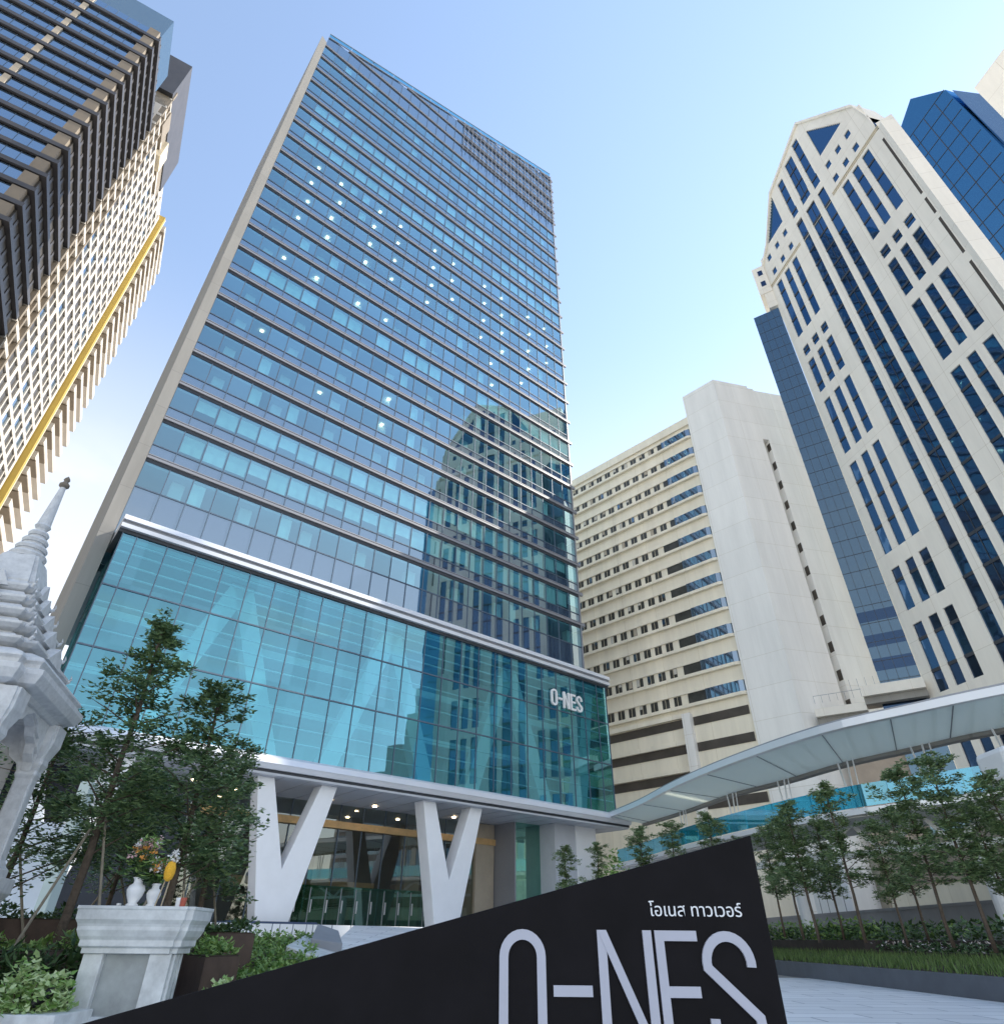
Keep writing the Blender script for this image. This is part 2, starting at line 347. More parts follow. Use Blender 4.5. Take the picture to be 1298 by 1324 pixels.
# ------------------------------------------------------------------ office tower
TW, NB = 48.42, 26
PX = TW/NB
ot = thing('office_tower', 'blue glass office tower with sloping top above a teal podium on white V columns', 'office tower', OO, OA)
b = MB(); b.prism([(0.4, 25), (TW-.4, 25), (TW-.4, 132.5), (0.4, 115)], 7, 26, 'interior'); b.build('core_wall', ot)
b = MB(); b.prism([(-.93, 0), (-.03, 0), (-.03, 114.2), (-.93, 115.2)], -.45, 26, 'concrete'); b.build('end_wall', ot, label='grey concrete fin at the end of the tower')
rnd = random.Random(4)
xs = [PX*i for i in range(NB+1)]
def ztop(x): return 117.4 + (136.2-117.4)*x/TW
zf0 = 27.9
blind_rows = {1: 1.0, 0: 1.0, 4: 0, 7: 0, 6: .85, 13: .9, 14: .8, 15: .75}
for k in range(-1, 26):
    zf = 32 + 4.1*k
    z0 = zf+.45 if k >= 0 else 25.0
    z1 = zf+4.1
    xa = 0.0
    if z1 > 117.4 and k > 19: xa = max(0, (zf+.6-117.4)/(136.2-117.4)*TW)
    if xa >= TW-2: continue
    clip = k > 19
    if k >= 0:
        l = MB(); l.box(xa, TW+.6, -.17, .12, zf+.02, zf+.40, 'spandrel_metal'); l.box(xa, TW, -.05, .12, zf-.30, zf+.02, 'dark_metal')  # grey ledge; dark strip below it paints in the shade of its soffit
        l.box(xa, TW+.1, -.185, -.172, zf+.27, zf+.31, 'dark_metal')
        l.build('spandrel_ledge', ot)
    gl = MB()
    if not clip:
        gl.poly([(0, 0, z0+(1.0 if k >= 0 else 4.3)), (TW, 0, z0+(1.0 if k >= 0 else 4.3)), (TW, 0, z1-.30), (0, 0, z1-.30)], 'tower_glass')
        gl.box(0, TW, .0, .1, z0, z0+(.94 if k >= 0 else 4.24), 'spandrel_glass')
    else:
        n = 26; ptop = [(x, 0, min(z1-.30, ztop(x)-.1)) for x in (xa, max(xa+.1, min(TW, (z1-.30-117.3)/(136.2-117.4)*TW)), TW)]
        gl.poly([(xa, 0, z0), (TW, 0, z0)]+list(reversed(ptop)), 'spandrel_glass')
    wb = gl.build('window_band', ot)
    fr = MB()
    for x in xs:
        if clip and x < xa: continue
        zt = min(z1-.30, ztop(x)-.1) if clip else z1-.30
        if zt > z0+.2: fr.box(max(xa, x-.035), min(TW, x+.035), -.07, .0, z0, zt, 'mullion')
    if not clip:
        ztr = z0+(1.0 if k >= 0 else 4.3)
        fr.box(0, TW, -.06, -.002, ztr-.07, ztr+.03, 'mullion')
    fr.build('mullion', wb)
    if not clip:
        s = MB(); s.box(.1, TW-.1, .12, 7, z1-.5, z1-.2, 'ceiling'); 
        s.box(.1, TW-.1, 5.5, 5.6, z0, z1-.5, 'interior'); s.build('ceiling', wb)
        bl = MB(); full = blind_rows.get(k, 0)
        zt0 = zf+1.45 if k >= 0 else 29.3
        for i in range(NB):
            x = xs[i]
            if full and i > 0 and rnd.random() < full:
                h = rnd.choice([.75, .8, .8, .9, .55]) if k < 2 else .95
                bl.poly([(x+.1, .22, z1-.5-(z1-.5-zt0)*h), (x+PX-.1, .22, z1-.5-(z1-.5-zt0)*h), (x+PX-.1, .22, z1-.5), (x+.1, .22, z1-.5)], 'blind')
            elif not full and i % 3 == 1 and k < 13:
                bl.box(x+PX*.3, x+PX*.85, 1.1, 1.9, zt0-1, z1-.5, 'blind')   # round columns behind the glass
            elif not full and rnd.random() < .12:
                bl.poly([(x+.1, .25, zt0), (x+PX*.6, .25, zt0), (x+PX*.6, .25, z1-.5), (x+.1, .25, z1-.5)], 'blind')
        if bl.v: bl.build('blind', wb)
# lit ceiling lamps behind the glass
lamp_rows = {4: [2, 10], 5: [], 7: [2, 4, 7, 9, 18], 8: [18, 21], 9: [2, 4, 7, 9, 12, 14, 17, 19, 22], 10: [2, 4, 7, 9, 12, 14, 17, 19, 22, 24], 11: [2, 4, 7, 9, 12, 14, 17, 19, 22, 24], 12: [2, 4, 7, 9, 12, 14, 17, 19, 22, 24], 3: [6, 10], 0: [5, 7]}
for k, L in lamp_rows.items():
    for i in L:
        z = 32+4.1*k+3.52; x = PX*(i+.55+rnd.uniform(-.15, .15)); m = MB(); m.box(x-.16, x+.16, .75, 1.0, z-.05, z+.03, 'lamp'); m.build('ceiling_lamp', ot)
# slanted glass parapet and rooftop lattice
b = MB(); b.prism([(.05, 114.2), (TW-.15, 114.2), (TW-.15, ztop(TW)-.35), (.05, ztop(0)-.35)], .14, .3, 'spandrel_metal'); b.build('parapet_wall', ot)
b = MB()
n = 13
for i in range(n):
    x0, x1 = TW*i/n, TW*(i+1)/n-.12
    b.hexa([(x0, -.1, ztop(x0)-.1), (x1, -.1, ztop(x1)-.1), (x1, -.04, ztop(x1)-.1), (x0, -.04, ztop(x0)-.1), (x0, -.1, ztop(x0)+1.1), (x1, -.1, ztop(x1)+1.1), (x1, -.04, ztop(x1)+1.1), (x0, -.04, ztop(x0)+1.1)], 'rail_glass')
b.build('parapet_glass', ot)
b = MB(); b.bar((0, -.1, ztop(0)+1.14), (TW, -.1, ztop(TW)+1.14), .1, 'spandrel_metal'); b.bar((0, -.1, ztop(0)-.2), (TW+.2, -.1, ztop(TW)-.2), .12, 'spandrel_metal'); b.build('parapet_rail', ot)
b = MB()
for x in [26+.93*i for i in range(25)]:
    if x < TW: b.box(x-.035, x+.035, -.36, -.3, 117.2, ztop(x)-.3, 'spandrel_metal')
for z in [118.6, 119.9, 122.4, 123.8, 126.5, 127.9, 130.7, 132.1, 134.4]:
    xa = max(26, (z-117.2)/(18.8)*TW)
    if xa < TW-1: b.box(xa, TW+.2, -.38, -.28, z-.06, z+.06, 'spandrel_metal')
b.build('roof_screen', ot, label='open grey lattice screen at the high end of the roof')
b = MB(); x = 8.2; b.bar((x, 1, ztop(x)), (x, 1, ztop(x)+2.8), .2, 'dark_metal'); b.bar((x-1.2, .6, ztop(x)+2.2), (x+1.6, 1.2, ztop(x)+3.4), .16, 'dark_metal'); b.build('roof_davit', ot)
# right-hand corner mullion
b = MB(); b.box(TW-.1, TW+.06, -.12, .1, 25.2, 135.8, 'spandrel_metal'); b.box(TW-.1, TW, .1, 26, 25.2, 134.5, 'spandrel_glass'); b.build('corner_post', ot)
# cornice
def sweep(name, prof, x0, x1, mats, parent):
    m = MB()
    for (pts, mt) in prof: m.prism(pts, x0, x1, mt, axis='x')
    return m.build(name, parent)
sweep('cornice', [([(-3.45, 24.55), (-3.35, 24.95), (-3.1, 25.08), (.6, 25.08), (.6, 24.55)], 'steel_white'),
                  ([(-3.22, 24.28), (-3.22, 24.55), (.6, 24.55), (.6, 24.28)], 'steel_grey'),
                  ([(-3.38, 23.98), (-3.38, 24.28), (.6, 24.28), (.6, 23.98)], 'steel_white'),
                  ([(-3.1, 23.72), (-3.1, 23.98), (.6, 23.98), (.6, 23.72)], 'dark_metal')], .05, TW+.35, None, ot)
# podium box
px0, px1 = .35, TW-.1
pg = MB()
for (za, zb) in ((11.35, 15.74), (15.84, 19.8), (19.9, 23.72)):
    pg.poly([(px0, -3, za), (px1, -3, za), (px1, -3, zb), (px0, -3, zb)], 'podium_glass')
    pg.poly([(px0, 0, za), (px0, -3, za), (px0, -3, zb), (px0, 0, zb)], 'podium_glass')
    pg.poly([(px1, -3, za), (px1, 4, za), (px1, 4, zb), (px1, -3, zb)], 'green_glass')
pgo = pg.build('podium_glass', ot)
fr = MB(); pxs = [px0+.9+1.983*i for i in range(24)]+[px0, px1]
for x in pxs: fr.box(x-.03, x+.03, -3.06, -2.94, 11.35, 23.72, 'mullion')
for z in (15.79, 19.85): fr.box(px0, px1, -3.065, -2.935, z-.05, z+.05, 'mullion')
fr.build('mullion', pgo)
fr = MB()
for z in (12.4, 13.4, 14.5, 17.0, 17.9, 18.8, 20.8, 21.6, 22.5, 23.2): fr.box(px0, px1, -2.8, -2.6, z-.03, z+.03, 'brace')
fr.build('glazing_rail', pgo)
b = MB(); b.box(px0+.1, TW-.3, 4, 4.3, 11.3, 24, 'teal_interior'); b.box(px0+.1, TW-.3, -2.8, 4, 23.3, 23.6, 'teal_interior'); b.box(px0+.1, TW-.3, -2.3, 4, 11.05, 11.3, 'brace')
b.box(px0+.1, TW-.3, 1.5, 4, 15.5, 16.0, 'brace'); b.box(px0+.1, TW-.3, 1.5, 4, 19.6, 20.1, 'brace'); b.build('podium_interior', ot)
for k in range(-1, 4):
    ub = 15.9+13.3*k
    for (xa, xb) in ((ub-2.1, ub-6.6), (ub+2.4, ub+6.6)):
        if xa < 1 or xa > TW-2: continue
        xb = min(max(xb, 1), TW-1.5); b = MB(); h = .75
        b.hexa([(xa-h, -1.7, 11.4), (xa+h, -1.7, 11.4), (xa+h, -.6, 11.4), (xa-h, -.6, 11.4), (xb-h, -1.7, 23.2), (xb+h, -1.7, 23.2), (xb+h, -.6, 23.2), (xb-h, -.6, 23.2)], 'brace')
        b.build('brace', ot)
# lower band with soffit
sweep('base_band', [([(-3.5, 10.75), (-3.35, 11.15), (-3.1, 11.33), (.5, 11.33), (.5, 10.75)], 'steel_white'),
                    ([(-3.3, 10.42), (-3.46, 10.75), (.5, 10.75), (.5, 10.42)], 'steel_white'),
                    ([(-3.1, 10.25), (-3.1, 10.42), (.5, 10.42), (.5, 10.25)], 'dark_metal')], -.6, TW+1.6, None, ot)
b = MB(); b.box(-.6, TW+1.5, -3.1, 12, 10.1, 10.24, 'soffit')
for i in range(26): b.box(-.6+1.93*i-.012, -.6+1.93*i+.012, -3.0, 5, 10.085, 10.1, 'steel_grey')
b.build('soffit', ot)
# V columns
def vcol(ub):
    m = MB(); zb, zt = 1.82, 10.1
    def leg(x0b, x1b, x0t, x1t, ya, yb):
        m.hexa([(x0b, ya, zb), (x1b, ya, zb), (x1b, yb, zb), (x0b, yb, zb), (x0t, ya, zt), (x1t, ya, zt), (x1t, yb, zt), (x0t, yb, zt)], 'white_paint')
    leg(ub-1.05, ub+1.0, ub-2.8, ub-1.65, -2.4, -1.1)
    leg(ub-1.0, ub+1.05, ub+1.85, ub+3.05, -2.396, -1.096)
    return m.build('v_column', ot, bevel=.04)
for ub in (2.7, 16.05, 29.3): vcol(ub)
b = MB(); b.box(41.9, 47.2, -1, 3, 1.8, 10.1, 'soffit'); b.box(44.6, 47.3, -1.1, -1.0, 1.8, 10.1, 'white_paint'); b.build('corner_pier', ot)
# lobby
b = MB(); b.poly([(11, 4, 1.85), (39.5, 4, 1.85), (39.5, 4, 10.1), (11, 4, 10.1)], 'lobby_glass'); b.box(-.02, 11, 3.3, 4.2, 1.8, 10.1, 'navy_wall'); lg = b.build('lobby_glass', ot)
b = MB()
for i in range(19): b.box(2+2.08*i-.03, 2+2.08*i+.03, 3.9, 4.0, 1.85, 10.1, 'mullion')
b.build('mullion', lg)
b = MB(); b.box(2, 39.5, 3.6, 3.95, 8.35, 8.85, 'wood_gold'); b.build('lobby_beam', ot, label='gold coloured beam across the lobby glass')
b = MB(); b.box(2, 41, 12, 12.3, 1.8, 10.1, 'lobby_wall'); b.box(-.02, 2, 3.5, 12, 1.8, 10.1, 'lobby_wall')
for x in (6, 10.2, 23.5, 32.5): b.box(x, x+1.6, 9, 10.5, 1.8, 10.1, 'tan_panel')
b.box(17, 30, 10, 11.9, 4.6, 5.2, 'wood_gold'); b.box(36.5, 38.6, 3.7, 5.5, 1.8, 10.05, 'tan_panel'); b.build('lobby_interior', ot)
b = MB()
for i in range(12):
    x = 18.5+1.25*i; b.box(x-.03, x+.03, 3.4, 3.5, 1.82, 4.3, 'steel_grey'); b.box(x+.1, x+.16, 3.3, 3.4, 2.7, 3.5, 'steel_white')
b.box(17.3, 34, 3.38, 3.52, 4.25, 4.4, 'green_glass'); b.build('entrance_doors', ot)
b = MB(); b.poly([(17.3, 3.45, 1.85), (34, 3.45, 1.85), (34, 3.45, 4.25), (17.3, 3.45, 4.25)], 'green_glass'); b.build('door_glass', ot)
b = MB(); b.poly([(38.8, 1, 1.85), (42, 1, 1.85), (42, 1, 10.1), (38.8, 1, 10.1)], 'green_glass'); b.box(38.7, 38.85, .9, 4, 1.8, 10.1, 'steel_grey'); b.build('side_glass', ot)
for (x, y) in ((7.3, 3.0), (13.8, 3.2), (5.0, 1.2), (10.5, 2.0), (21, 2.5), (25, 2.5), (33, 2.5), (14, 7), (22, 7), (30, 7), (37, 7), (18, 9), (26, 9)):
    m = MB(); m.lathe([(.16, 10.02), (.16, 10.07)], 'downlight', 12, (x, y)); m.build('downlight', ot)
b = MB(); b.box(13.2, 18.8, -3.0, -.9, 1.8, 1.98, 'blue_base'); b.build('column_plinth', ot)
# name on the podium glass
def ribbon(m, pts, wd, y0, y1, mt, closed=False, ax=None):
    """constant-width stroke in the xz plane"""
    P = [Vector((a, 0, c)) for a, c in pts]; n = len(P); L = []; Rr = []
    for i in range(n):
        if closed: d0 = (P[i]-P[i-1]); d1 = (P[(i+1) % n]-P[i])
        else: d0 = P[i]-P[i-1] if i else P[1]-P[0]; d1 = P[i+1]-P[i] if i < n-1 else P[i]-P[i-1]
        d0 = d0.normalized(); d1 = d1.normalized(); n0 = Vector((-d0.z, 0, d0.x)); n1 = Vector((-d1.z, 0, d1.x))
        nn = (n0+n1).normalized(); h = wd/2/max(.35, nn.dot(n0)); L.append(P[i]+nn*h); Rr.append(P[i]-nn*h)
    k = m.mi(mt); base = len(m.v)
    for i in range(n):
        for q in (L[i], Rr[i]): m.v.append((q.x, y0, q.z)); m.v.append((q.x, y1, q.z))
    rng = range(n) if closed else range(n-1)
    for i in rng:
        a = base+4*i; b = base+4*((i+1) % n)
        for f in ((a, a+2, b+2, b), (a+1, b+1, b+3, a+3), (a, b, b+1, a+1), (a+2, a+3, b+3, b+2)): m.f.append(f); m.m.append(k)
    if not closed:
        for a, fl in ((base, 0), (base+4*(n-1), 1)):
            f = (a, a+1, a+3, a+2); m.f.append(f if not fl else f[::-1]); m.m.append(k)
def arc(cx, cz, rx, rz, a0, a1, n=10): return [(cx+rx*math.cos(R(a0+(a1-a0)*i/n)), cz+rz*math.sin(R(a0+(a1-a0)*i/n))) for i in range(n+1)]
def glyph(ch, x, z, wd, h, st, y0, y1, mt):
    """thin sans capital drawn with strokes; returns a mesh builder list"""
    m = MB(); e = st/2
    if ch == 'O':
        rx = wd/2-e; rz = rx*1.0; cx = x+wd/2
        ribbon(m, arc(cx, z+h-e-rz, rx, rz, 0, 180, 14)+arc(cx, z+e+rz, rx, rz, 180, 360, 14), st, y0, y1, mt, True)
    elif ch == '-': m.box(x, x+wd, y0, y1, z+h/2-e, z+h/2+e, mt)
    elif ch == 'N':
        m.box(x, x+st, y0, y1, z, z+h, mt); m.box(x+wd-st, x+wd, y0, y1, z, z+h, mt)
        m.prism([(x+.004, z+h+.0), (x+st*1.05, z+h), (x+wd-.004, z), (x+wd-st*1.05, z)], y0-.003, y1, mt)
    elif ch == 'E':
        m.box(x, x+st, y0, y1, z, z+h, mt)
        for zz, f in ((z, 1), (z+h/2-e, .93), (z+h-st, 1)): m.box(x+st, x+wd*f, y0, y1, zz, zz+st, mt)
    elif ch == 'S':
        rx = wd/2-e; cx = x+wd/2; rz = h*.25-e*.6
        top = arc(cx, z+h-e-rz, rx, rz*1.0, -8, 190, 16); bot = arc(cx, z+e+rz, rx, rz, 10, -188, 16)
        ribbon(m, top+bot, st, y0, y1, mt)
    return m
for ch, x, wd in (('O', 39.95, .82), ('-', 40.92, .55), ('N', 41.62, .85), ('E', 42.62, .72), ('S', 43.45, .85)):
    glyph(ch, x, 20.15, wd, 1.65, .2, -3.32, -3.12, 'letter_white').build('name_letter', ot)

# ------------------------------------------------------------------ white block with stair core
WC = Vector((28.6, 70.4, 0)); wa = math.atan2(-.713, .701)
wt = thing('hotel_block', 'cream slab block with long window rows, a blank white stair core and parking slots below', 'building', WC, wa)
b = MB(); b.box(-52, 0, .02, 18, 0, 67.4, 'row_render'); b.box(-52, 0.02, -.3, .02, 65.95+.6, 68, 'row_render')
b.build('wall', wt)
NR = 12
cnt = 0; restm = MB()
for i in range(NR):
    zc = 65.0-3.57*i
    # projecting sill ledge and window band with a rounded projecting end
    l = MB(); l.prism([(-52, -.45), (-.6, -.45), (-.2, -.25), (0, .02), (-52, .02)], zc-1.0, zc-.62, 'row_render', axis='z')
    l.box(-52, -.02, -.16, .02, zc+.72, zc+.98, 'row_render'); l.build('window_ledge', wt)
    gl = MB(); L = 10 if i >= 5 else 6.5
    gl.prism([(-5.0, -.28), (-.75, -.28), (-.3, -.12), (-.12, .02), (-5.0, .02)], zc-.62, zc+.72, 'row_glass', axis='z')
    bw = gl.build('end_window', wt)
    fr = MB()
    for x in (-5, -3.9, -2.8, -1.8, -.8): fr.box(x-.04, x+.04, -.33, -.27, zc-.62, zc+.72, 'mullion')
    fr.build('mullion', bw)
    dk = MB(); dk.box(-5.0-(2.6 if i >= 5 else .9), -5.0, -.06, .02, zc-.62, zc+.72, 'row_window'); dk.build('window', wt); cnt += 1
    x = -8.6 if i >= 5 else -6.6
    while x > -50:
        m = MB() if cnt < 100 else restm
        m.box(x-1.0, x, -.05, .02, zc-.55, zc+.66, 'row_window')
        if rnd.random() < .45:
            h = rnd.uniform(.3, 1.0); xl = x-1.0 if rnd.random() < .5 else x-.46; m.box(xl+.02, xl+.44, -.058, -.05, zc+.64-1.1*h, zc+.64, rnd.choice(['tan_panel', 'curtain', 'row_glass']))
        m.box(x-.52, x-.48, -.09, -.05, zc-.55, zc+.66, 'cream_trim')
        if m is not restm: m.build('window', wt); cnt += 1
        x -= 1.72 if x > -22 else 2.3
r = restm.build('windows_further_along', wt); r['kind'] = 'stuff'
for (z, xr) in ((23.1, 0), (20.1, 0), (17.0, 0), (13.9, 0)):
    for (xa, xb) in ((-50, -8.6), (-7.4, -.3)):
        m = MB(); m.box(xa, xb, -.06, .02, z-.55, z+.45, 'slot_dark'); m.build('parking_slot', wt)
b = MB(); b.box(-8.55, -7.45, -.7, 0, 0, 24.0, 'white_render'); b.build('pilaster', wt)
for z in (24.1, 21.0, 17.95):
    b = MB(); b.box(-52, -8.56, -.4, .01, z-.45, z+.1-.0, 'row_render'); b.build('parapet_band', wt)
# stair core: continues the facade then turns
cx, cy = 5.35, -.0
b = MB()
e1 = Vector((5.35, 0)); wdir = math.radians(78)
dw = Vector((math.sin(wdir), math.cos(wdir))); # world direction of the right wall
lx = Vector((.701, -.713)); ly = Vector((.713, .701))
d = Vector((dw.dot(lx), dw.dot(ly)))
q1 = e1 + d*5.6; q2 = e1 + d*6.6; q3 = e1 + d*22
nrm = Vector((-d.y, d.x))
b.prism([(.0, -.25), (5.35, -.25), (q1.x, q1.y), (q1.x+nrm.x*9, q1.y+nrm.y*9), (0, 12)], 0, 72.3, 'white_render', axis='z')
b.build('stair_core', wt)
b = MB(); o2 = nrm*.25
b.prism([(q2.x, q2.y), (q3.x, q3.y), (q3.x+nrm.x*9, q3.y+nrm.y*9), (q2.x+nrm.x*9, q2.y+nrm.y*9)], 0, 71.6, 'white_render', axis='z')
b.build('side_wall', wt)
b = MB(); b.prism([(q1.x+nrm.x*1.1, q1.y+nrm.y*1.1), (q2.x+nrm.x*1.1, q2.y+nrm.y*1.1), (q2.x+nrm.x*2, q2.y+nrm.y*2), (q1.x+nrm.x*2, q1.y+nrm.y*2)], 0, 61.5, 'white_render', axis='z')
b.prism([(q1.x+nrm.x*.0, q1.y+nrm.y*.0), (q2.x+nrm.x*.0, q2.y+nrm.y*.0), (q2.x+nrm.x*2, q2.y+nrm.y*2), (q1.x+nrm.x*2, q1.y+nrm.y*2)], 61.5, 71.9, 'white_render', axis='z')
b.build('slot_back', wt)
for i in range(13):
    z = 60.3-3.4*i
    m = MB(); a0 = q2+nrm*.06-d*.05; a1 = q2+nrm*.75-d*.05; m.prism([(a0.x, a0.y), (a1.x, a1.y), (a1.x+d.x*.05, a1.y+d.y*.05), (a0.x+d.x*.05, a0.y+d.y*.05)], z-.6, z+.6, 'slot_dark', axis='z'); m.build('slot_window', wt)

# ------------------------------------------------------------------ cream tower with blue windows
RC = Vector((42.1, 62, 0)); ra = math.atan2(-.978, .208)
rtw = thing('cream_tower', 'tall cream tower with stepped gable top and long blue window strips', 'tower', RC, ra)
def face_poly(): return [(1.6, 0), (25.9, 0), (25.9, 87), (25.3, 91), (24.9, 95.6), (17.4, 107.4), (8.3, 103.2), (4.0, 95.2), (1.7, 92.5), (1.6, 87)]
b = MB(); b.prism(face_poly(), .25, 3.5, 'navy_dark'); b.prism([(1.7, 3.5), (25.6, 3.5), (15.5, 26), (1.7, 26)], 0, 86, 'cream', axis='z'); b.build('core', rtw)
# pierced cream facade built as bars round the openings (columns x0..x1 / z spans)
LG = [(2.85, 4.05), (4.9, 6.05), (6.85, 8.0)]; RG = [(18.45, 19.7), (20.5, 21.6), (22.4, 23.65)]
spans_long = [(73.4, 86.1), (69.4, 71.0), (62.2, 68.2), (51.4, 60.5), (36.8, 49.6), (30.0, 34.9), (21.3, 28.4), (9.0, 19.0)]
CS = [(10.1, 11.35), (12.4, 14.2), (15.05, 16.35)]
cspans = [(9.0, 90.2)]
ctop = [(92.2, 97.0+0), (91.9, 99), (92.0, 103.4)]
openings = []
for g3 in (LG, RG):
    for (x0, x1) in g3:
        for (z0, z1) in spans_long: openings.append((x0, x1, z0, z1, 'long'))
sq = []
for (xs3, dz) in (([3.45, 5.65, 7.8], 0), ([18.4, 20.5, 22.5], 0)):
    for x in xs3:
        for z in (88.7, 92.3): sq.append((x-.45, x+.45, z-.55, z+.75))
def facade(mb, x0, x1, z0, z1, holes, y0, y1, m):
    """solid wall rectangle with rectangular holes, cut on the grid of hole edges, merged per column"""
    xs = sorted({x0, x1, *[h[0] for h in holes], *[h[1] for h in holes]}); xs = [x for x in xs if x0 <= x <= x1]
    for xa, xb in zip(xs, xs[1:]):
        hs = sorted([(h[2], h[3]) for h in holes if h[0] < xb-1e-6 and h[1] > xa+1e-6 and h[3] > z0 and h[2] < z1])
        z = z0
        for (a, c) in hs:
            if a > z: mb.box(xa, xb, y0, y1, z, a, m)
            z = max(z, c)
        if z < z1: mb.box(xa, xb, y0, y1, z, z1, m)
holes = [(a, b_, c, d_) for (a, b_, c, d_, _) in openings] + [(x0, x1, 9, 86.6) for (x0, x1) in CS]
b = MB(); facade(b, 1.6, 25.9, 0, 86.6, holes, 0, .25, 'cream'); b.build('facade_wall', rtw)
# crown wall above the trim: same idea, gable cut with prisms
hc = sq + [(x0, x1, 86.61, zt) for (x0, x1), zt in zip(CS, (91.0, 90.6, 90.4))] + [(10.1, 11.35, 92.4, 102.4), (12.4, 14.2, 92.2, 103.6), (15.05, 16.35, 91.8, 105.0)]
b = MB(); facade(b, 1.62, 25.6, 86.6, 94.2, hc, 0, .25, 'cream')
def roofz(x):
    pts = [(1.6, 92.5), (4.0, 95.2), (8.3, 103.2), (17.4, 107.4), (24.9, 95.6), (25.9, 90)]
    for (xa, za), (xb, zb) in zip(pts, pts[1:]):
        if xa <= x <= xb: return za+(zb-za)*(x-xa)/(xb-xa)
    return 94
# upper part: vertical strips following the roofline, leaving the triangles and window strips open
def tri_hole(x):   # z interval left open at x for the two triangular windows
    if 18.0 < x < 22.8: return (95.6, 103.4-(x-18)*(8.0/4.8))
    if 4.1 < x < 8.3: return (94.9, 94.9+(x-4.1)*(8.2/4.2)*.92)
    return None
step = .25; x = 3.75
while x < 25.2:
    xa, xb = x, x+step; xm = x+step/2; zt0, zt1 = roofz(xa), roofz(xb)
    op = tri_hole(xm)
    for (h0, h1, c0, c1) in hc:
        if h0 < xm < h1 and c1 > 94.2: op = (max(94.2, c0), c1)
    zb = 94.2
    if op:
        if op[0] > zb+.01: b.box(xa, xb, 0, .25, zb, op[0], 'cream')
        zb = op[1]
    if min(zt0, zt1) > zb+.02:
        b.hexa([(xa, 0, zb), (xb, 0, zb), (xb, .25, zb), (xa, .25, zb), (xa, 0, zt0), (xb, 0, zt1), (xb, .25, zt1), (xa, .25, zt0)], 'cream')
    x += step
b.build('crown_wall', rtw)
b = MB()
pts = [(1.6, 92.5), (4.0, 95.2), (8.3, 103.2), (17.4, 107.4), (24.9, 95.6), (25.6, 91)]
for (xa, za), (xb, zb) in zip(pts, pts[1:]):
    b.hexa([(xa, -.25, za-.5), (xb, -.25, zb-.5), (xb, 3.6, zb-.5), (xa, 3.6, za-.5), (xa, -.25, za+.15), (xb, -.25, zb+.15), (xb, 3.6, zb+.15), (xa, 3.6, za+.15)], 'cream')
b.build('roof', rtw)
for (xa, xb) in ((1.4, 9.4), (17.0, 25.95)):
    b = MB(); b.box(xa, xb, -.10, .0, 86.72, 86.9, 'cream_trim'); b.box(xa, xb, -.10, .0, 87.1, 87.24, 'cream_trim'); b.build('trim_band', rtw)
FH = 3.35
def panes(x0, x1, z0, z1, name='window'):
    m = MB(); z = z0; zk = math.floor(z0/FH)*FH
    cuts = [z0]+[zk+FH*i for i in range(1, 40) if z0+.3 < zk+FH*i < z1-.3]+[z1]
    for i, (a, c) in enumerate(zip(cuts, cuts[1:])):
        if a < 35: mt = 'navy_glass' if int(round(a/FH)) % 2 else 'navy_dark'
        else: mt = 'navy_glass'
        # panes lean by a hair so each mirrors a slightly different patch
        t1, t2 = rnd.uniform(-.012, .012), rnd.uniform(-.012, .012)
        m.poly([(x0, .16+t1, a), (x1, .16+t1+t2, a), (x1, .16+t2, c), (x0, .16, c)], mt)
    o = m.build(name, rtw)
    f = MB()
    for c in cuts[1:-1]: f.box(x0, x1, .09, .15, c-.16, c+.16, 'dark_metal')
    if x1-x0 > 1.5: f.box((x0+x1)/2-.03, (x0+x1)/2+.03, .10, .15, z0, z1, 'dark_metal')
    if f.v: f.build('glazing_bar', o)
for (x0, x1, z0, z1, _) in openings: panes(x0, x1, z0, z1)
for (x0, x1) in CS: panes(x0, x1, 9, 90.8)
for (x0, x1, z0, z1) in hc[12:]:
    if z0 > 90: panes(x0, x1, z0, z1)
for (x0, x1, z0, z1) in sq:
    m = MB(); m.poly([(x0, .14, z0), (x1, .14, z0), (x1, .14, z1), (x0, .14, z1)], 'navy_glass'); m.build('square_window', rtw)
for P3 in ([(18.0, 103.5), (18.0, 95.5), (22.9, 95.5)], [(8.4, 103), (4.0, 94.8), (8.4, 94.8)]):
    m = MB(); m.poly([(x, .15, z) for x, z in P3], 'navy_glass'); m.build('triangle_window', rtw)
# left chamfer: dark glass strip (world azimuth -57 from the corner), banded below, cream cap above
def cham(dist, out=0):  # local coordinates on the chamfer line
    ang = R(45); return (1.6-dist*math.cos(ang)+out*math.sin(ang), -dist*math.sin(ang)-out*math.cos(ang))
b = MB()
def champris(mb, d0, d1, z0, z1, m, out=0., dep=3):
    a = cham(d0, out); c = cham(d1, out); e = cham(d1, out-dep); f = cham(d0, out-dep)
    mb.prism([a, f, e, c], z0, z1, m, axis='z')
champris(b, .05, 3.75, 0, 82, 'strip_glass'); 
for (z0, z1) in ((30.0, 31.2), (27.2, 28.5), (24.6, 25.9)): champris(b, .05, 3.76, z0, z1, 'navy_dark', .012, .1)
cs = b.build('chamfer_glass', rtw)
f = MB()
for z in [23.5+2.1*i for i in range(28)]: champris(f, .05, 3.76, z-.03, z+.03, 'dark_metal', .02, .1)
for dd in (1.0, 1.95, 2.9): champris(f, dd-.02, dd+.02, 23, 82, 'dark_metal', .02, .1)
f.build('glazing_bar', cs)
b = MB(); champris(b, -.1, 1.75, 86.0, 92.6, 'cream', .3, 6); champris(b, -.1, 1.2, 82.5, 86.0, 'cream', .2, 4); b.build('chamfer_cap', rtw)
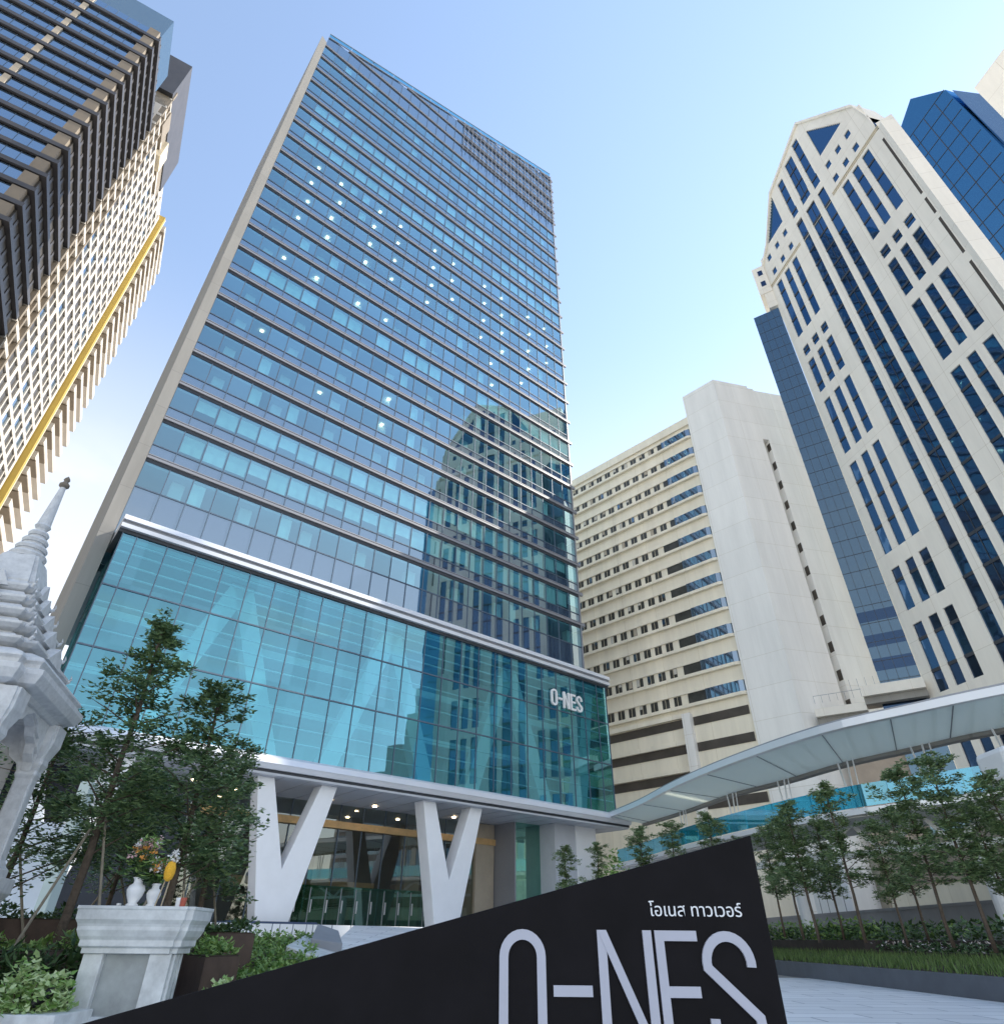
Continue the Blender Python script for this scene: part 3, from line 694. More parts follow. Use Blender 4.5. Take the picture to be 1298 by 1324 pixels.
for (dd, z) in ((.7, 91), (.75, 88.3)):
    m = MB(); champris(m, dd-.35, dd+.35, z-.6, z+.6, 'navy_dark', .31, .02); m.build('square_window', rtw)
# right chamfer: cream strip with deep joints
b = MB(); b.prism([(25.9, 0), (27.3, 1.2), (26.3, 3.4), (25.0, 3.4)], 0, 88, 'cream', axis='z'); b.prism([(25.95, -.05), (26.6, -.35), (27.3, 1.15), (26.0, 1.0)], 0, 86.7, 'cream', axis='z'); b.build('corner_pier', rtw)
for (z0, z1) in ((71.5, 84.5), (67.5, 70.5), (60, 66.5), (40, 58.5)):
    m = MB(); m.box(25.45, 25.75, -.012, .02, z0, z1, 'slot_dark'); m.build('joint', rtw)
# balcony walk wrapping the base
b = MB()
champris(b, .0, 5.6, 21.9, 22.9, 'cream', 1.4, 1.4); champris(b, .0, 5.6, 21.2, 21.9, 'concrete', .9, 2); champris(b, 5.6, 10.5, 20.7, 21.5, 'cream', .8, 1.2); champris(b, 5.6, 10.5, 19.8, 20.7, 'concrete', .3, 1.5)
b.build('balcony', rtw)
b = MB()
for i in range(9): champris(b, 4.2+i*.75, 4.24+i*.75, 22.0, 23.9 if i < 4 else 22.8, 'steel_grey', 1.0, .04)
champris(b, 4.2, 10.2, 22.75, 22.8, 'steel_grey', 1.0, .04); b.build('balcony_rail', rtw)
b = MB(); champris(b, .1, 9, 0, 19.9, 'street_tan', -.5, 2); b.build('base_wall', rtw)
b = MB(); champris(b, .3, 4.2, 16.8, 21.2, 'navy_dark', .1, .3); b.build('base_opening', rtw)

# ------------------------------------------------------------------ bright blue glass tower beside it
BT = RC + Vector((.978, .208, 0))*4 - Vector((0, 0, CAMZ))
bt = thing('blue_glass_tower', 'bright blue glass tower with a slanted corner top, right of the cream tower', 'tower', BT*2.05 + Vector((0, 0, CAMZ)), ra); bt.scale = (2.05, 2.05, 2.05)
b = MB(); b.prism([(25.7, 0), (60, 0), (60, 69), (31.95, 70.5), (31.7, 85.4), (28.6, 90.6), (25.7, 88.5)], 0, 22, 'blue_tower_glass'); bto = b.build('glass_body', bt)
f = MB()
for x in [26.6+1.75*i for i in range(16)]: f.box(x-.03, x+.03, -.05, -.003, 20, (85.5 if x < 31 else 69), 'dark_metal')
for z in [24.5+2.55*i for i in range(25)]: f.box(25.72, 31.6 if z > 68 else 59, -.045, -.003, z-.03, z+.03, 'dark_metal')
f.build('glazing_bar', bt)
b = MB(); b.prism([(31.95, 70.7), (34.6, 70.7), (34.6, 76.6), (31.9, 85.2)], .6, 12, 'row_glass'); b.build('roof_glass', bt)
b = MB(); b.box(33.7, 45, -.4, 9, 69.2, 80.5, 'cream'); b.box(33.6, 45, -.41, 0, 68.2, 69.2, 'tan_panel'); b.build('roof_block', bt)
m = MB(); m.box(35, 37, -.43, -.395, 73.2, 75.4, 'navy_glass'); m.build('window', bt)

# ------------------------------------------------------------------ banded tower on the left
LC = Vector((-62.445, 43.32, 0))
lt = thing('banded_tower', 'dark banded tower at the left with a white grid side and yellow stripe', 'tower', LC, R(30))
b = MB(); b.box(-70, -.4, .4, 17, 0, 134.2, 'left_dark'); b.box(-40, -.4, 17, 40, 0, 145, 'left_white'); b.box(-40, -.4, 40, 66, 0, 153, 'left_white'); b.build('core', lt)
F = 3.61
for k in range(-12, 16):
    z = 78.9+F*k
    m = MB(); m.prism([(-70, -.42), (.5, -.42), (.5, 17+rnd.uniform(-.3, .3)), (-.4, 17), (-.4, 0), (-70, 0)], z-.95, z-.15, 'bronze', axis='z'); m.build('floor_band', lt)
    m = MB(); m.poly([(-70, 0, z-.15), (-1.9, 0, z-.15), (-1.9, 0, z+F-1.15), (-70, 0, z+F-1.15)], 'left_glass'); g_ = m.build('window_band', lt)
    f = MB()
    for i in range(24): f.box(-1.9-1.7*i-.03, -1.9-1.7*i+.03, -.04, -.003, z-.15, z+F-1.15, 'mullion')
    f.box(-11.2, -10.4, -.25, -.003, z-.15, z+F-1.15, 'tan_panel'); f.build('mullion', g_)
    m = MB(); m.box(-1.9, -.3, -.3, .4, z-.15, z+F-1.15, 'left_tan'); m.build('corner_panel', lt)
    m = MB(); m.box(-.35, -.05, .4, 16.9, z-.15, z+F-1.15, 'left_dark'); 
    for j in range(7): m.box(-.05, .05, 2.2*j+2-.3, 2.2*j+2+.3, z-.15, z+F-1.15, 'bronze')
    m.build('side_window', lt)
nw = 0; rest = MB()
b = MB(); grid_h = MB()
for k in range(-14, 20):
    z = 78.9+F*k
    # beige fins between the dark wrap and the grid
    m = MB(); m.box(-.4, .55, 17.05, 17.6, z-.3, z+F-.9, 'left_tan'); m.box(-.4, .35, 19.4, 19.9, z-.3, z+F-.9, 'left_tan'); m.box(-.4, .4, 17, 22, z-1.1, z-.3, 'left_white'); m.build('side_fin', lt)
    grid_h.box(-.4, .12, 22, 50, z-.85, z-.0, 'left_white')
for s in (22.2, 27.8, 33.3, 38.9, 44.4, 49.8): grid_h.box(-.4, .10, s-.55, s+.55, 22, 142 if s < 38 else 150.5, 'left_white')
grid_h.box(-.4, .5, 21.6, 22.1, 22, 143.5, 'left_tan')
grid_h.build('side_grid', lt)
cells = []
for k in range(-14, 20):
    for s in (22.2, 27.75, 33.3, 38.85, 44.4):
        z = 78.9+F*k
        if z > (137 if s < 38 else 147): continue
        cells.append((abs(z-105), s, z))
cells.sort()
for _, s, z in cells:
    m = MB() if nw < 100 else rest
    m.box(-.45, -.14, s+.55, s+2.9, z+.0, z+F-.85, rnd.choice(['left_dark', 'left_dark', 'left_dark', 'left_glass'])); m.box(-.4, .08, s+2.9, s+3.3, z, z+F-.85, 'left_white'); m.box(-.45, -.13, s+3.3, s+5.0, z, z+F-.85, 'left_dark')
    if m is not rest: m.build('window', lt); nw += 1
r = rest.build('windows_low_on_the_side', lt); r['kind'] = 'stuff'
b = MB(); b.box(-.3, 1.1, 50.7, 52.0, 20, 152.5, 'yellow_clad'); b.box(1.0, 1.18, 51.5, 51.9, 20, 152.6, 'cream_trim'); b.build('yellow_stripe', lt)
for k in range(-14, 21):
    z = 78.9+F*k
    m = MB(); m.box(-.4, 1.6, 53, 69.2 if k % 2 else 68.2, z-.45, z+.9, 'left_white'); m.box(.2, 1.7, 54, 60, z-.8, z-.45, 'left_tan'); m.build('rear_fin', lt)
b = MB(); b.box(-6, .4, 16, 40, 147, 161, 'bronze'); b.box(-7, .1, 17, 40, 143, 147, 'left_tan'); b.box(-5, .6, 20, 24, 141, 147, 'left_tan'); b.box(-5, .8, 27, 31, 141, 147, 'cream_trim'); b.build('roof_box', lt)
b = MB(); b.prism([(-22, .6), (-.2, .6), (-.2, 11), (-22, 11)], 134.2, 143.5, 'roof_grey_glass', axis='z'); b.build('roof_glazing', lt)

# ------------------------------------------------------------------ white stepped block behind the viewer's right (mirrored in the podium)
sb = thing('stepped_block', 'white stepped apartment block that shows only as a mirror image in the teal podium glass', 'building', (142, 2, 0), R(10))
b = MB(); b.box(-5, 9, -16, 14, 0, 44, 'left_white'); b.box(-4, 8, -9, 7, 44, 52, 'left_white'); b.box(-2, 6, -4, 1, 52, 62, 'left_white'); b.box(0, 3, -2.4, -.6, 62, 71, 'white_paint'); b.build('wall', sb)
for i in range(11):
    m = MB(); m.box(-5.2, -5, -15, 13, 4+3.6*i, 5.8+3.6*i, 'row_glass'); m.build('window_band', sb)
    m = MB(); m.box(-6.4, -5.2, -15, -3, 3.2+3.6*i, 4+3.6*i, 'white_paint'); m.build('balcony', sb)

# ------------------------------------------------------------------ elevated walkway with glass rail
near = [(10.6, 65.5), (12.3, 58.7), (13.6, 50.5), (15.55, 42.9), (18.2, 35.9), (21.2, 31.8), (23.8, 28.7), (29, 23.5)]
far = [(14.2, 67), (16.4, 59.5), (18.2, 51.5), (20.25, 46.8), (22.0, 41.5), (24.3, 37.4), (26.6, 33.6), (32.6, 27.6)]
def resamp(L, n):
    out = []
    for i in range(n+1):
        t = i/n*(len(L)-1); j = min(int(t), len(L)-2); u = t-j
        p0 = Vector(L[max(j-1, 0)]); p1 = Vector(L[j]); p2 = Vector(L[j+1]); p3 = Vector(L[min(j+2, len(L)-1)])
        out.append(.5*((2*p1)+(-p0+p2)*u+(2*p0-5*p1+4*p2-p3)*u*u+(-p0+3*p1-3*p2+p3)*u*u*u))
    return out
sk = thing('elevated_walkway', 'curved elevated walkway with pale roof panels and a turquoise glass rail', 'footbridge', (0, 0, 0))
nn = 28; A = resamp(near, nn); B = resamp(far, nn)
def strip(mb, L0, L1, z0a, z0b, z1a, z1b, m, i0=0, i1=None):
    for i in range(i0, i1 if i1 is not None else len(L0)-1):
        a, b_, c, d_ = L0[i], L0[i+1], L1[i+1], L1[i]
        mb.hexa([(a.x, a.y, z0a), (b_.x, b_.y, z0a), (c.x, c.y, z0b), (d_.x, d_.y, z0b), (a.x, a.y, z1a), (b_.x, b_.y, z1a), (c.x, c.y, z1b), (d_.x, d_.y, z1b)], m)
def lerpL(t): return [a.lerp(b_, t) for a, b_ in zip(A, B)]
m = MB(); strip(m, lerpL(.04), lerpL(.94), 11.0, 10.62, 11.18, 10.76, 'canopy_panel'); cp = m.build('canopy', sk)
m = MB(); strip(m, lerpL(-.06), lerpL(.04), 10.86, 10.92, 11.25, 11.25, 'steel_white'); m.build('edge_beam', cp)
m = MB(); strip(m, lerpL(-.02), lerpL(.03), 11.32, 11.32, 11.4, 11.4, 'steel_grey'); m.build('gutter', cp)
m = MB(); strip(m, lerpL(.94), lerpL(1.05), 10.42, 10.42, 10.82, 10.82, 'concrete'); m.build('edge_beam', cp)
for i in range(1, nn, 3):
    m = MB(); a, b_ = lerpL(.04)[i], lerpL(.94)[i]; m.bar((a.x, a.y, 10.985), (b_.x, b_.y, 10.605), .05, 'steel_grey'); m.build('panel_joint', cp)
d0, d1 = lerpL(.0), lerpL(.95)
m = MB(); strip(m, d0, d1, 6.55, 6.55, 6.95, 6.95, 'bridge_white'); strip(m, lerpL(-.06), lerpL(0), 6.62, 6.62, 6.88, 6.88, 'steel_white'); m.build('deck', sk)
rl = lerpL(.0)
for i in range(1, 25):
    a, b_ = rl[i], rl[i].lerp(rl[i+1], .985); m = MB(); dv = (b_-a).normalized(); q = Vector((-dv.y, dv.x))*.02
    m.hexa([(a.x-q.x, a.y-q.y, 7.0), (b_.x-q.x, b_.y-q.y, 7.0), (b_.x+q.x, b_.y+q.y, 7.0), (a.x+q.x, a.y+q.y, 7.0), (a.x-q.x, a.y-q.y, 8.05), (b_.x-q.x, b_.y-q.y, 8.05), (b_.x+q.x, b_.y+q.y, 8.05), (a.x+q.x, a.y+q.y, 8.05)], 'rail_glass'); m.build('glass_panel', sk)
# posts in open V pairs
dk_ = lerpL(.90)
for i in (4, 8, 12, 16, 20, 24):
    m = MB(); c = dk_[i]; tdir = (dk_[i+1]-dk_[i]).normalized()
    for s in (-.35, .35): m.bar((c.x, c.y, 6.9), (c.x+tdir.x*s, c.y+tdir.y*s, 10.63), .08, 'bridge_white')
    m.bar((c.x+tdir.x*.5, c.y+tdir.y*.5, 6.9), (c.x+tdir.x*.75, c.y+tdir.y*.75, 10.63), .06, 'bridge_white'); m.build('post', sk)
m = MB(); ctr = lerpL(.4)
for i in range(2, 27, 3):
    c = ctr[i]; c2 = ctr[min(i+2, nn)]; c3 = ctr[max(i-1, 0)]
    m.bar((c.x, c.y, 5.2), (c2.x, c2.y, 6.6), .22, 'bridge_white'); m.bar((c.x, c.y, 5.2), (c3.x, c3.y, 6.6), .22, 'bridge_white')
for i in range(2, 26): m.bar((ctr[i].x, ctr[i].y, 5.2), (ctr[i+1].x, ctr[i+1].y, 5.2), .25, 'bridge_white')
m.build('truss', sk)
for i in (5, 13, 21):
    c = ctr[i]; m = MB(); m.lathe([(.38, 0), (.36, 5.2)], 'bridge_white', 16, (c.x, c.y)); m.build('pier', sk, smooth=False)
m = MB(); e = A[25]; m.box(21.6, 31, 27.5, 29.5, 6.9, 8.3, 'white_paint'); m.build('end_parapet', sk, bevel=.25, label='bulky white end parapet')

# ------------------------------------------------------------------ things behind the trees on the right
m = MB(); m.box(25, 25.3, 24, 74, 0, 2.9, 'grey_wall'); m.box(24.95, 25.35, 24, 74, 2.9, 3.05, 'grey_wall'); tag(m.build('boundary_wall'), 'long low grey concrete wall behind the right-hand row of trees', 'wall')
m = MB(); m.box(27.6, 28.2, 58, 63.5, 0, 7.2, 'hoarding')
for i in range(4): m.box(27.56, 27.6, 58+1.5*i-.02, 58+1.5*i+.02, 0, 7.2, 'grey_wall')
tag(m.build('hoarding'), 'tall white panelled hoarding behind the grey wall and trees', 'hoarding')
m = MB(); m.box(30, 30.8, 30, 56.5, 0, 4.6, 'row_render'); m.box(29.9, 30.9, 30, 56.6, 4.6, 7.4, 'street_tan'); m.box(29.8, 31, 55.6, 56.8, 0, 7.6, 'tan_panel'); tag(m.build('retaining_wall'), 'tan and cream rendered wall beneath the walkway at the right', 'wall')

# ------------------------------------------------------------------ vegetation
def leaves(m, pts, size, mt, rn, flat=.5, asp=.5):
    k = m.mi(mt)
    for p in pts:
        a = rn.uniform(0, 6.283); el = rn.uniform(-.5, 1.0)*flat
        d = Vector((math.cos(a)*math.cos(el), math.sin(a)*math.cos(el), math.sin(el)))
        s = Vector((-math.sin(a), math.cos(a), rn.uniform(-.6, .6))).normalized()
        L = size*rn.uniform(.65, 1.3); W = L*asp*.5
        n = len(m.v); up_ = d.cross(s)*(-.12*L)
        m.v += [tuple(p), tuple(p+d*L*.5+s*W+up_), tuple(p+d*L+up_*.2), tuple(p+d*L*.5-s*W+up_)]
        m.f.append((n, n+1, n+2, n+3)); m.m.append(k)
def make_tree(name, label, seed, H, spread, base, nlimb, per, lsize, group, mt='leaf_tree', trunk_r=.06, loc=(0, 0, 0), prof=None, stakes=True):
    rn = random.Random(seed); root = thing(name, label, 'tree', loc, 0, group)
    tr = MB(); bend = [(0, 0, 0)]; x = y = 0
    for i in range(1, 8): x += rn.uniform(-.05, .05)*H*.12; y += rn.uniform(-.05, .05)*H*.12; bend.append((x, y, H*.97*i/7))
    tr.tube(bend, [trunk_r*(1-.8*i/7)+.008 for i in range(8)], 'bark', 7)
    def trunk_at(z):
        t = min(6.999, max(0, z/(H*.97)*7)); j = int(t); return Vector(bend[j]).lerp(Vector(bend[j+1]), t-j)
    cr = MB()
    for i in range(nlimb):
        t = (i+rn.random())/nlimb; z = base+(H-base)*t
        r = spread*(prof(t) if prof else (.35+.65*math.sin(math.pi*min(1, (1-t)*.85+.1)))*(1-t)**.35)*rn.uniform(.6, 1.15)
        a = i*2.399+rn.uniform(-.5, .5); p0 = trunk_at(z)
        rise = r*rn.uniform(.05, .55)+.1
        p1 = p0+Vector((math.cos(a)*r*.55, math.sin(a)*r*.55, rise*.6)); p2 = p0+Vector((math.cos(a)*r, math.sin(a)*r, rise))
        tr.tube([p0, p1, p2], [trunk_r*.28*(1-t*.5), trunk_r*.17, .004], 'bark', 5, False)
        ncl = max(2, int(3+r*3.2)); 
        for c in range(ncl):
            u = rn.uniform(.25, 1.05); q = p0.lerp(p2, u)+Vector((rn.gauss(0, .16), rn.gauss(0, .16), rn.gauss(.02, .10)))*(.5+.55*r)
            rad = rn.uniform(.14, .30)*(.55+.4*r)
            pts = []
            for _ in range(int(per*rn.uniform(.6, 1.3))):
                v = Vector((rn.gauss(0, 1), rn.gauss(0, 1), rn.gauss(0, .55))); v = v.normalized()*rad*rn.random()**.45
                pts.append(q+v)
            leaves(cr, pts, lsize, mt, rn)
    # leader tuft
    top = trunk_at(H); leaves(cr, [top+Vector((rn.gauss(0, .10), rn.gauss(0, .10), rn.uniform(-.5, .12))) for _ in range(int(per*1.6))], lsize, mt, rn)
    t_ = tr.build('trunk', root, smooth=True); cr.build('crown', root)
    if stakes:
        for a in (rn.uniform(0, 2), rn.uniform(2.5, 4.5)):
            s = MB(); s.tube([(math.cos(a)*.75, math.sin(a)*.75, 0), (trunk_at(H*.42).x, trunk_at(H*.42).y, H*.42)], .022, 'stake', 6); s.build('support_stake', root)
    return root
def polar(az, D, z=0): return (D*math.sin(R(az)), D*math.cos(R(az)), z)
profL = lambda t: max(.16, (1-t)**.75*1.05+.05) if t > .12 else .75
Lt = 'slender trees in the left planters'
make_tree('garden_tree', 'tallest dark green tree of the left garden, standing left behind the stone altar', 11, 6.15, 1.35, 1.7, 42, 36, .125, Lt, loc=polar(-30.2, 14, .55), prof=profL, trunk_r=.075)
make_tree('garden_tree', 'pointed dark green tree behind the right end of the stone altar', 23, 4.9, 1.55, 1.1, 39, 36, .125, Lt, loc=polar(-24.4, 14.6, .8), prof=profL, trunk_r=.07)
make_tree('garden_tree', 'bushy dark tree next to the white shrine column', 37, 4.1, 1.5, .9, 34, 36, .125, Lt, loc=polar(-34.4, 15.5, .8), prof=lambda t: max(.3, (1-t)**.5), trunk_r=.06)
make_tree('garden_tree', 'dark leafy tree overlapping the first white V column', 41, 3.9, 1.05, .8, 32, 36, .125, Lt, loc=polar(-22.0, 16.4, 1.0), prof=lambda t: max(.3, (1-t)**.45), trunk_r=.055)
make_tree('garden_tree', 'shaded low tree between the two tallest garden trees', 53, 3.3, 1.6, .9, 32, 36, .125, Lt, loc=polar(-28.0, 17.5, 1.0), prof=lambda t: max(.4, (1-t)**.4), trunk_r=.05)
# right-hand row
Rt = 'row of slim trees along the right planters'
profR = lambda t: (.62+.38*math.sin(9*t+1))*(1-t)**.55+.12 if t > .22 else .75
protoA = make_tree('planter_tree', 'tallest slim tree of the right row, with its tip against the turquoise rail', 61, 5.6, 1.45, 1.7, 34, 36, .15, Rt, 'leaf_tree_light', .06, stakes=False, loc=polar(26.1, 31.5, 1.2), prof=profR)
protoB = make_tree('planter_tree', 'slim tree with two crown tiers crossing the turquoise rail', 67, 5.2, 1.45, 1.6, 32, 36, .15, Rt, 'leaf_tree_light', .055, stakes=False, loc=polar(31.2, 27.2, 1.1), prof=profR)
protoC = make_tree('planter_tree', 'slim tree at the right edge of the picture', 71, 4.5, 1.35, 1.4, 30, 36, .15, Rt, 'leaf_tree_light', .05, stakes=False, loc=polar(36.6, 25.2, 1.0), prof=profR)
RT = [(protoB, 33.4, 25.6, 1.0, 1.02, 1.3, 'slim tree whose tip stands before the last turquoise rail panel'),
      (protoC, 23.2, 32.5, 1.2, 1.12, .4, 'slim tree just right of the black sign top corner'),
      (protoA, 28.6, 31, 1.1, .74, 2.2, 'thin low-crowned tree in front of the white hoarding'),
      (protoB, 24.8, 36, 1.3, .9, 3.3, 'slim tree behind its row, left of the white hoarding'),
      (protoC, 34.9, 29, 1.1, .92, 4.1, 'thin tree in front of the tan wall'),
      (protoA, 21.0, 37.5, 1.4, .82, 5.0, 'slim tree partly hidden by the right edge of the sign'),
      (protoC, 16.9, 38.5, 1.8, 1.12, 2.9, 'tree tip above the slanted top edge of the sign, nearest its high corner'),
      (protoB, 14.0, 40, 1.8, .95, 1.9, 'tree tip showing above the middle of the sign slope under the rail'),
      (protoC, 11.6, 41.5, 1.8, 1.08, .9, 'leafy tree tip beside the end of the turquoise rail'),
      (protoA, 8.0, 43.5, 1.8, .78, 3.9, 'small tree in front of the grey corner pier of the tower'),
      (protoC, 5.4, 45, 1.8, .95, 5.5, 'grey green small tree in front of the lobby corner'),
      (protoA, 29.9, 33.5, 1.2, .86, 1.1, 'slim tree half hidden behind the two tall trees right of the hoarding'),
      (protoC, 22.2, 35, 1.3, 1.05, 5.9, 'slim tree just behind the one nearest the sign, left of the row'),
      (protoB, 19.0, 41, 1.6, .84, 4.6, 'slim tree behind the sign top, under the turquoise rail')]
for (pr_, az_, D_, z_, sc_, rz_, lab) in RT: dup(pr_, polar(az_, D_, z_), rz_, sc_, lab)

def shrub(name, label, cat, loc, rx, ry, rz, n, size, mt, seed, group=None, asp=.7):
    rn = random.Random(seed); m = MB(); pts = []
    for _ in range(n):
        v = Vector((rn.gauss(0, 1), rn.gauss(0, 1), abs(rn.gauss(0, 1)))).normalized()*rn.random()**.3
        pts.append(Vector((v.x*rx, v.y*ry, v.z*rz*(1+.25*math.sin(7*v.x+seed)))))
    leaves(m, pts, size, mt, rn, .9, asp)
    rt_ = thing(name, label, cat, loc, 0, group); m.build('foliage', rt_)
    s = MB()
    for j in range(7):
        a = j*.9; s.tube([(math.cos(a)*rx*.1, math.sin(a)*ry*.1, 0), (math.cos(a)*rx*.5, math.sin(a)*ry*.5, rz*.7)], [.012, .006], 'bark', 5)
    s.build('stem', rt_); return rt_
shrub('variegated_shrub', 'light green variegated shrub at the lower left, left of the stone altar', 'shrub', polar(-30.9, 11.5, .30), .62, .45, .58, 1700, .095, 'leaf_bush', 3)
shrub('variegated_shrub', 'light green variegated shrub right of the stone altar foot', 'shrub', polar(-17.4, 10.6, .22), .85, .5, .50, 1900, .09, 'leaf_bush', 5)
shrub('clipped_shrub', 'bright green leafy bush above the sign slope beside the tower corner', 'shrub', polar(9.3, 40, 1.8), 2.5, 1.6, 2.9, 2600, .24, 'leaf_hedge', 8)
shrub('fern_clump', 'dark strappy fern clump under the tallest garden tree', 'plant', polar(-28.6, 12.6, .5), .7, .4, .6, 420, .30, 'leaf_dark', 9, asp=.2)
shrub('fern_clump', 'dark fern clump left of the trunk at the left edge', 'plant', polar(-32.2, 12.8, .5), .6, .4, .55, 380, .28, 'leaf_dark', 10, asp=.2)

# planters (left)
def planter(label, poly, z0, z1, plants, mt='corten', nleaf=500, seed=1, h=.25, size=.12):
    o = thing('planter_box', label, 'planter', (0, 0, 0), 0, 'stepped brown planters')
    m = MB(); m.prism(poly, z0, z1, mt, axis='z'); m.build('box', o)
    cx_ = sum(p_[0] for p_ in poly)/len(poly); cy_ = sum(p_[1] for p_ in poly)/len(poly)
    inn = [(cx_+(x-cx_)*.93, cy_+(y-cy_)*.93) for x, y in poly]
    m = MB(); m.prism(inn, z1, z1+.02, 'soil', axis='z'); m.build('soil', o)
    rn = random.Random(seed); m = MB(); pts = []
    for _ in range(nleaf):
        a, b_, c = rn.random(), rn.random(), rn.random()
        q = Vector(poly[0]).lerp(Vector(poly[1]), a).lerp(Vector(poly[3]).lerp(Vector(poly[2]), a), b_)
        pts.append(Vector((q.x, q.y, z1+.02+c*h*(.6+.4*math.sin(q.x*5+q.y*3)))))
    leaves(m, pts, size, plants, rn, .9, .6); m.build('planting', o)['kind'] = 'stuff'
def pq(*L): return [polar(a, d)[:2] for a, d in L]
planter('low brown planter wall behind the stone altar at the left', pq((-34.5, 13.2), (-25.5, 13.6), (-25.5, 15.4), (-34.5, 15.2)), 0, .98, 'leaf_hedge', seed=1)
planter('upper brown planter with leafy edge behind the tree trunks at the left', pq((-37, 15.6), (-24.5, 15.8), (-24.5, 18.5), (-37, 18.5)), 0, 1.42, 'leaf_dark', seed=2, nleaf=900)
planter('brown planter box right of the stone altar, nearest of the two', pq((-20.9, 12.6), (-18.6, 13.4), (-20.2, 14.8), (-22.5, 14.2)), 0, .93, 'leaf_hedge', seed=3, size=.1)
planter('tall brown planter box in front of the first V column', pq((-20.5, 15), (-17.9, 15.4), (-19.2, 18), (-22.5, 18)), 0, 1.25, 'leaf_dark', seed=4)
# sloping ground cover between planters and ramp
rn = random.Random(77); m = MB(); pts = []
for _ in range(5200):
    a = rn.uniform(-19.5, -13.4); D = rn.uniform(10.5, 20.5)
    if a > -13.4-(20.5-D)*.12+1.2: continue
    q = polar(a, D); pts.append(Vector((q[0], q[1], .12+(D-10.5)*.108+rn.random()*.14+.06*math.sin(q[0]*6)*math.sin(q[1]*5))))
leaves(m, pts, .11, 'leaf_hedge', rn, .9, .6); tag(m.build('ground_cover'), 'mounded fresh green ground cover beside the stone wedge', 'ground cover', kind='stuff')
m = MB(); pp = pq((-21, 10.2), (-14.2, 10.2), (-13.2, 20.6), (-20, 20.6)); 
m.hexa([(*pp[0], -.1), (*pp[1], -.1), (*pp[2], -.1), (*pp[3], -.1), (*pp[0], .1), (*pp[1], .1), (*pp[2], 1.2), (*pp[3], 1.2)], 'soil'); struct(m.build('planting_bed'))
# stone wedge at the ramp foot
m = MB(); q = [Vector(polar(-15.6, 17.0)), Vector(polar(-11.8, 16.6)), Vector(polar(-11.2, 19)), Vector(polar(-14.4, 19.6))]
m.hexa([(q[0].x, q[0].y, 0), (q[1].x, q[1].y, 0), (q[2].x, q[2].y, 0), (q[3].x, q[3].y, 0), (q[0].x, q[0].y, 1.05), (q[1].x, q[1].y, .72), (q[2].x, q[2].y, .95), (q[3].x, q[3].y, 1.25)], 'marble')
tag(m.build('stone_wedge', bevel=.02), 'pale angular stone wedge at the foot of the entrance ramp', 'stone block')
m = MB(); q = [Vector(polar(-13.9, 18.0)), Vector(polar(-11.6, 18.2)), Vector(polar(-12.0, 20)), Vector(polar(-13.6, 20))]
m.hexa([(q[0].x, q[0].y, .0), (q[1].x, q[1].y, .0), (q[2].x, q[2].y, .0), (q[3].x, q[3].y, .0), (q[0].x, q[0].y, 1.18), (q[1].x, q[1].y, 1.1), (q[2].x, q[2].y, 1.35), (q[3].x, q[3].y, 1.5)], 'grey_wall')
tag(m.build('stone_block', bevel=.02), 'grey tilted stone block on top of the pale wedge', 'stone block')

# right kerb, grass and planters
m = MB(); m.box(12.5, 12.85, 6, 45, -.1, .52, 'kerb_stone'); struct(m.build('kerb'))
m = MB(); m.hexa([(12.85, 6, -.1), (15.2, 6, -.1), (15.2, 45, -.1), (12.85, 45, -.1), (12.85, 6, .5), (15.2, 6, .72), (15.2, 45, .9), (12.85, 45, .5)], 'soil'); struct(m.build('verge'))
rn = random.Random(5); m = MB(); pts = []
for _ in range(9000):
    y = 14+30*rn.random()**1.2; x = rn.uniform(12.9, 15.2); pts.append(Vector((x, y, .5+(x-12.9)*.12)))
k = m.mi('grass')
for p in pts:
    a = rn.uniform(0, 6.28); hh = rn.uniform(.12, .32); dx, dy = math.cos(a)*.02, math.sin(a)*.02; lx_, ly_ = rn.gauss(0, .07), rn.gauss(0, .07)
    n = len(m.v); m.v += [(p.x-dx, p.y-dy, p.z), (p.x+dx, p.y+dy, p.z), (p.x+lx_, p.y+ly_, p.z+hh)]; m.f.append((n, n+1, n+2)); m.m.append(k)
tag(m.build('grass'), 'strip of long grass behind the dark kerb', 'grass', kind='stuff')
def rplanter(label, x0, x1, y0, y1, z1, mts, h, seed, n=2600):
    o = thing('planter_box', label, 'planter', (0, 0, 0), 0, 'dark planters along the right verge')
    m = MB(); m.box(x0, x1, y0, y1, 0, z1, 'planter_dark'); m.build('box', o)
    rn = random.Random(seed); m = MB()
    for mt, cnt_, sz, hh in mts:
        pts = [Vector((rn.uniform(x0+.1, x1), rn.uniform(y0, y1), z1+rn.random()*hh)) for _ in range(cnt_)]
        leaves(m, pts, sz, mt, rn, .9, .6)
    m.build('planting', o)['kind'] = 'stuff'
rplanter('low dark planter with pale flowers behind the grass strip', 15.2, 16.4, 12, 31, .95, (('leaf_dark', 1600, .16, .25), ('flower_mix', 330, .12, .3)), .3, 2)
rplanter('long dark planter with leafy hedge under the right row of trees', 16.4, 19.5, 12, 44, 1.3, (('leaf_dark', 3600, .22, .6), ('leaf_hedge', 700, .2, .65)), .6, 3)
rplanter('dark planter end with light leaves just right of the sign', 15.2, 16.4, 31.2, 45, 1.3, (('leaf_dark', 900, .2, .5), ('leaf_hedge', 700, .22, .8)), .6, 4)

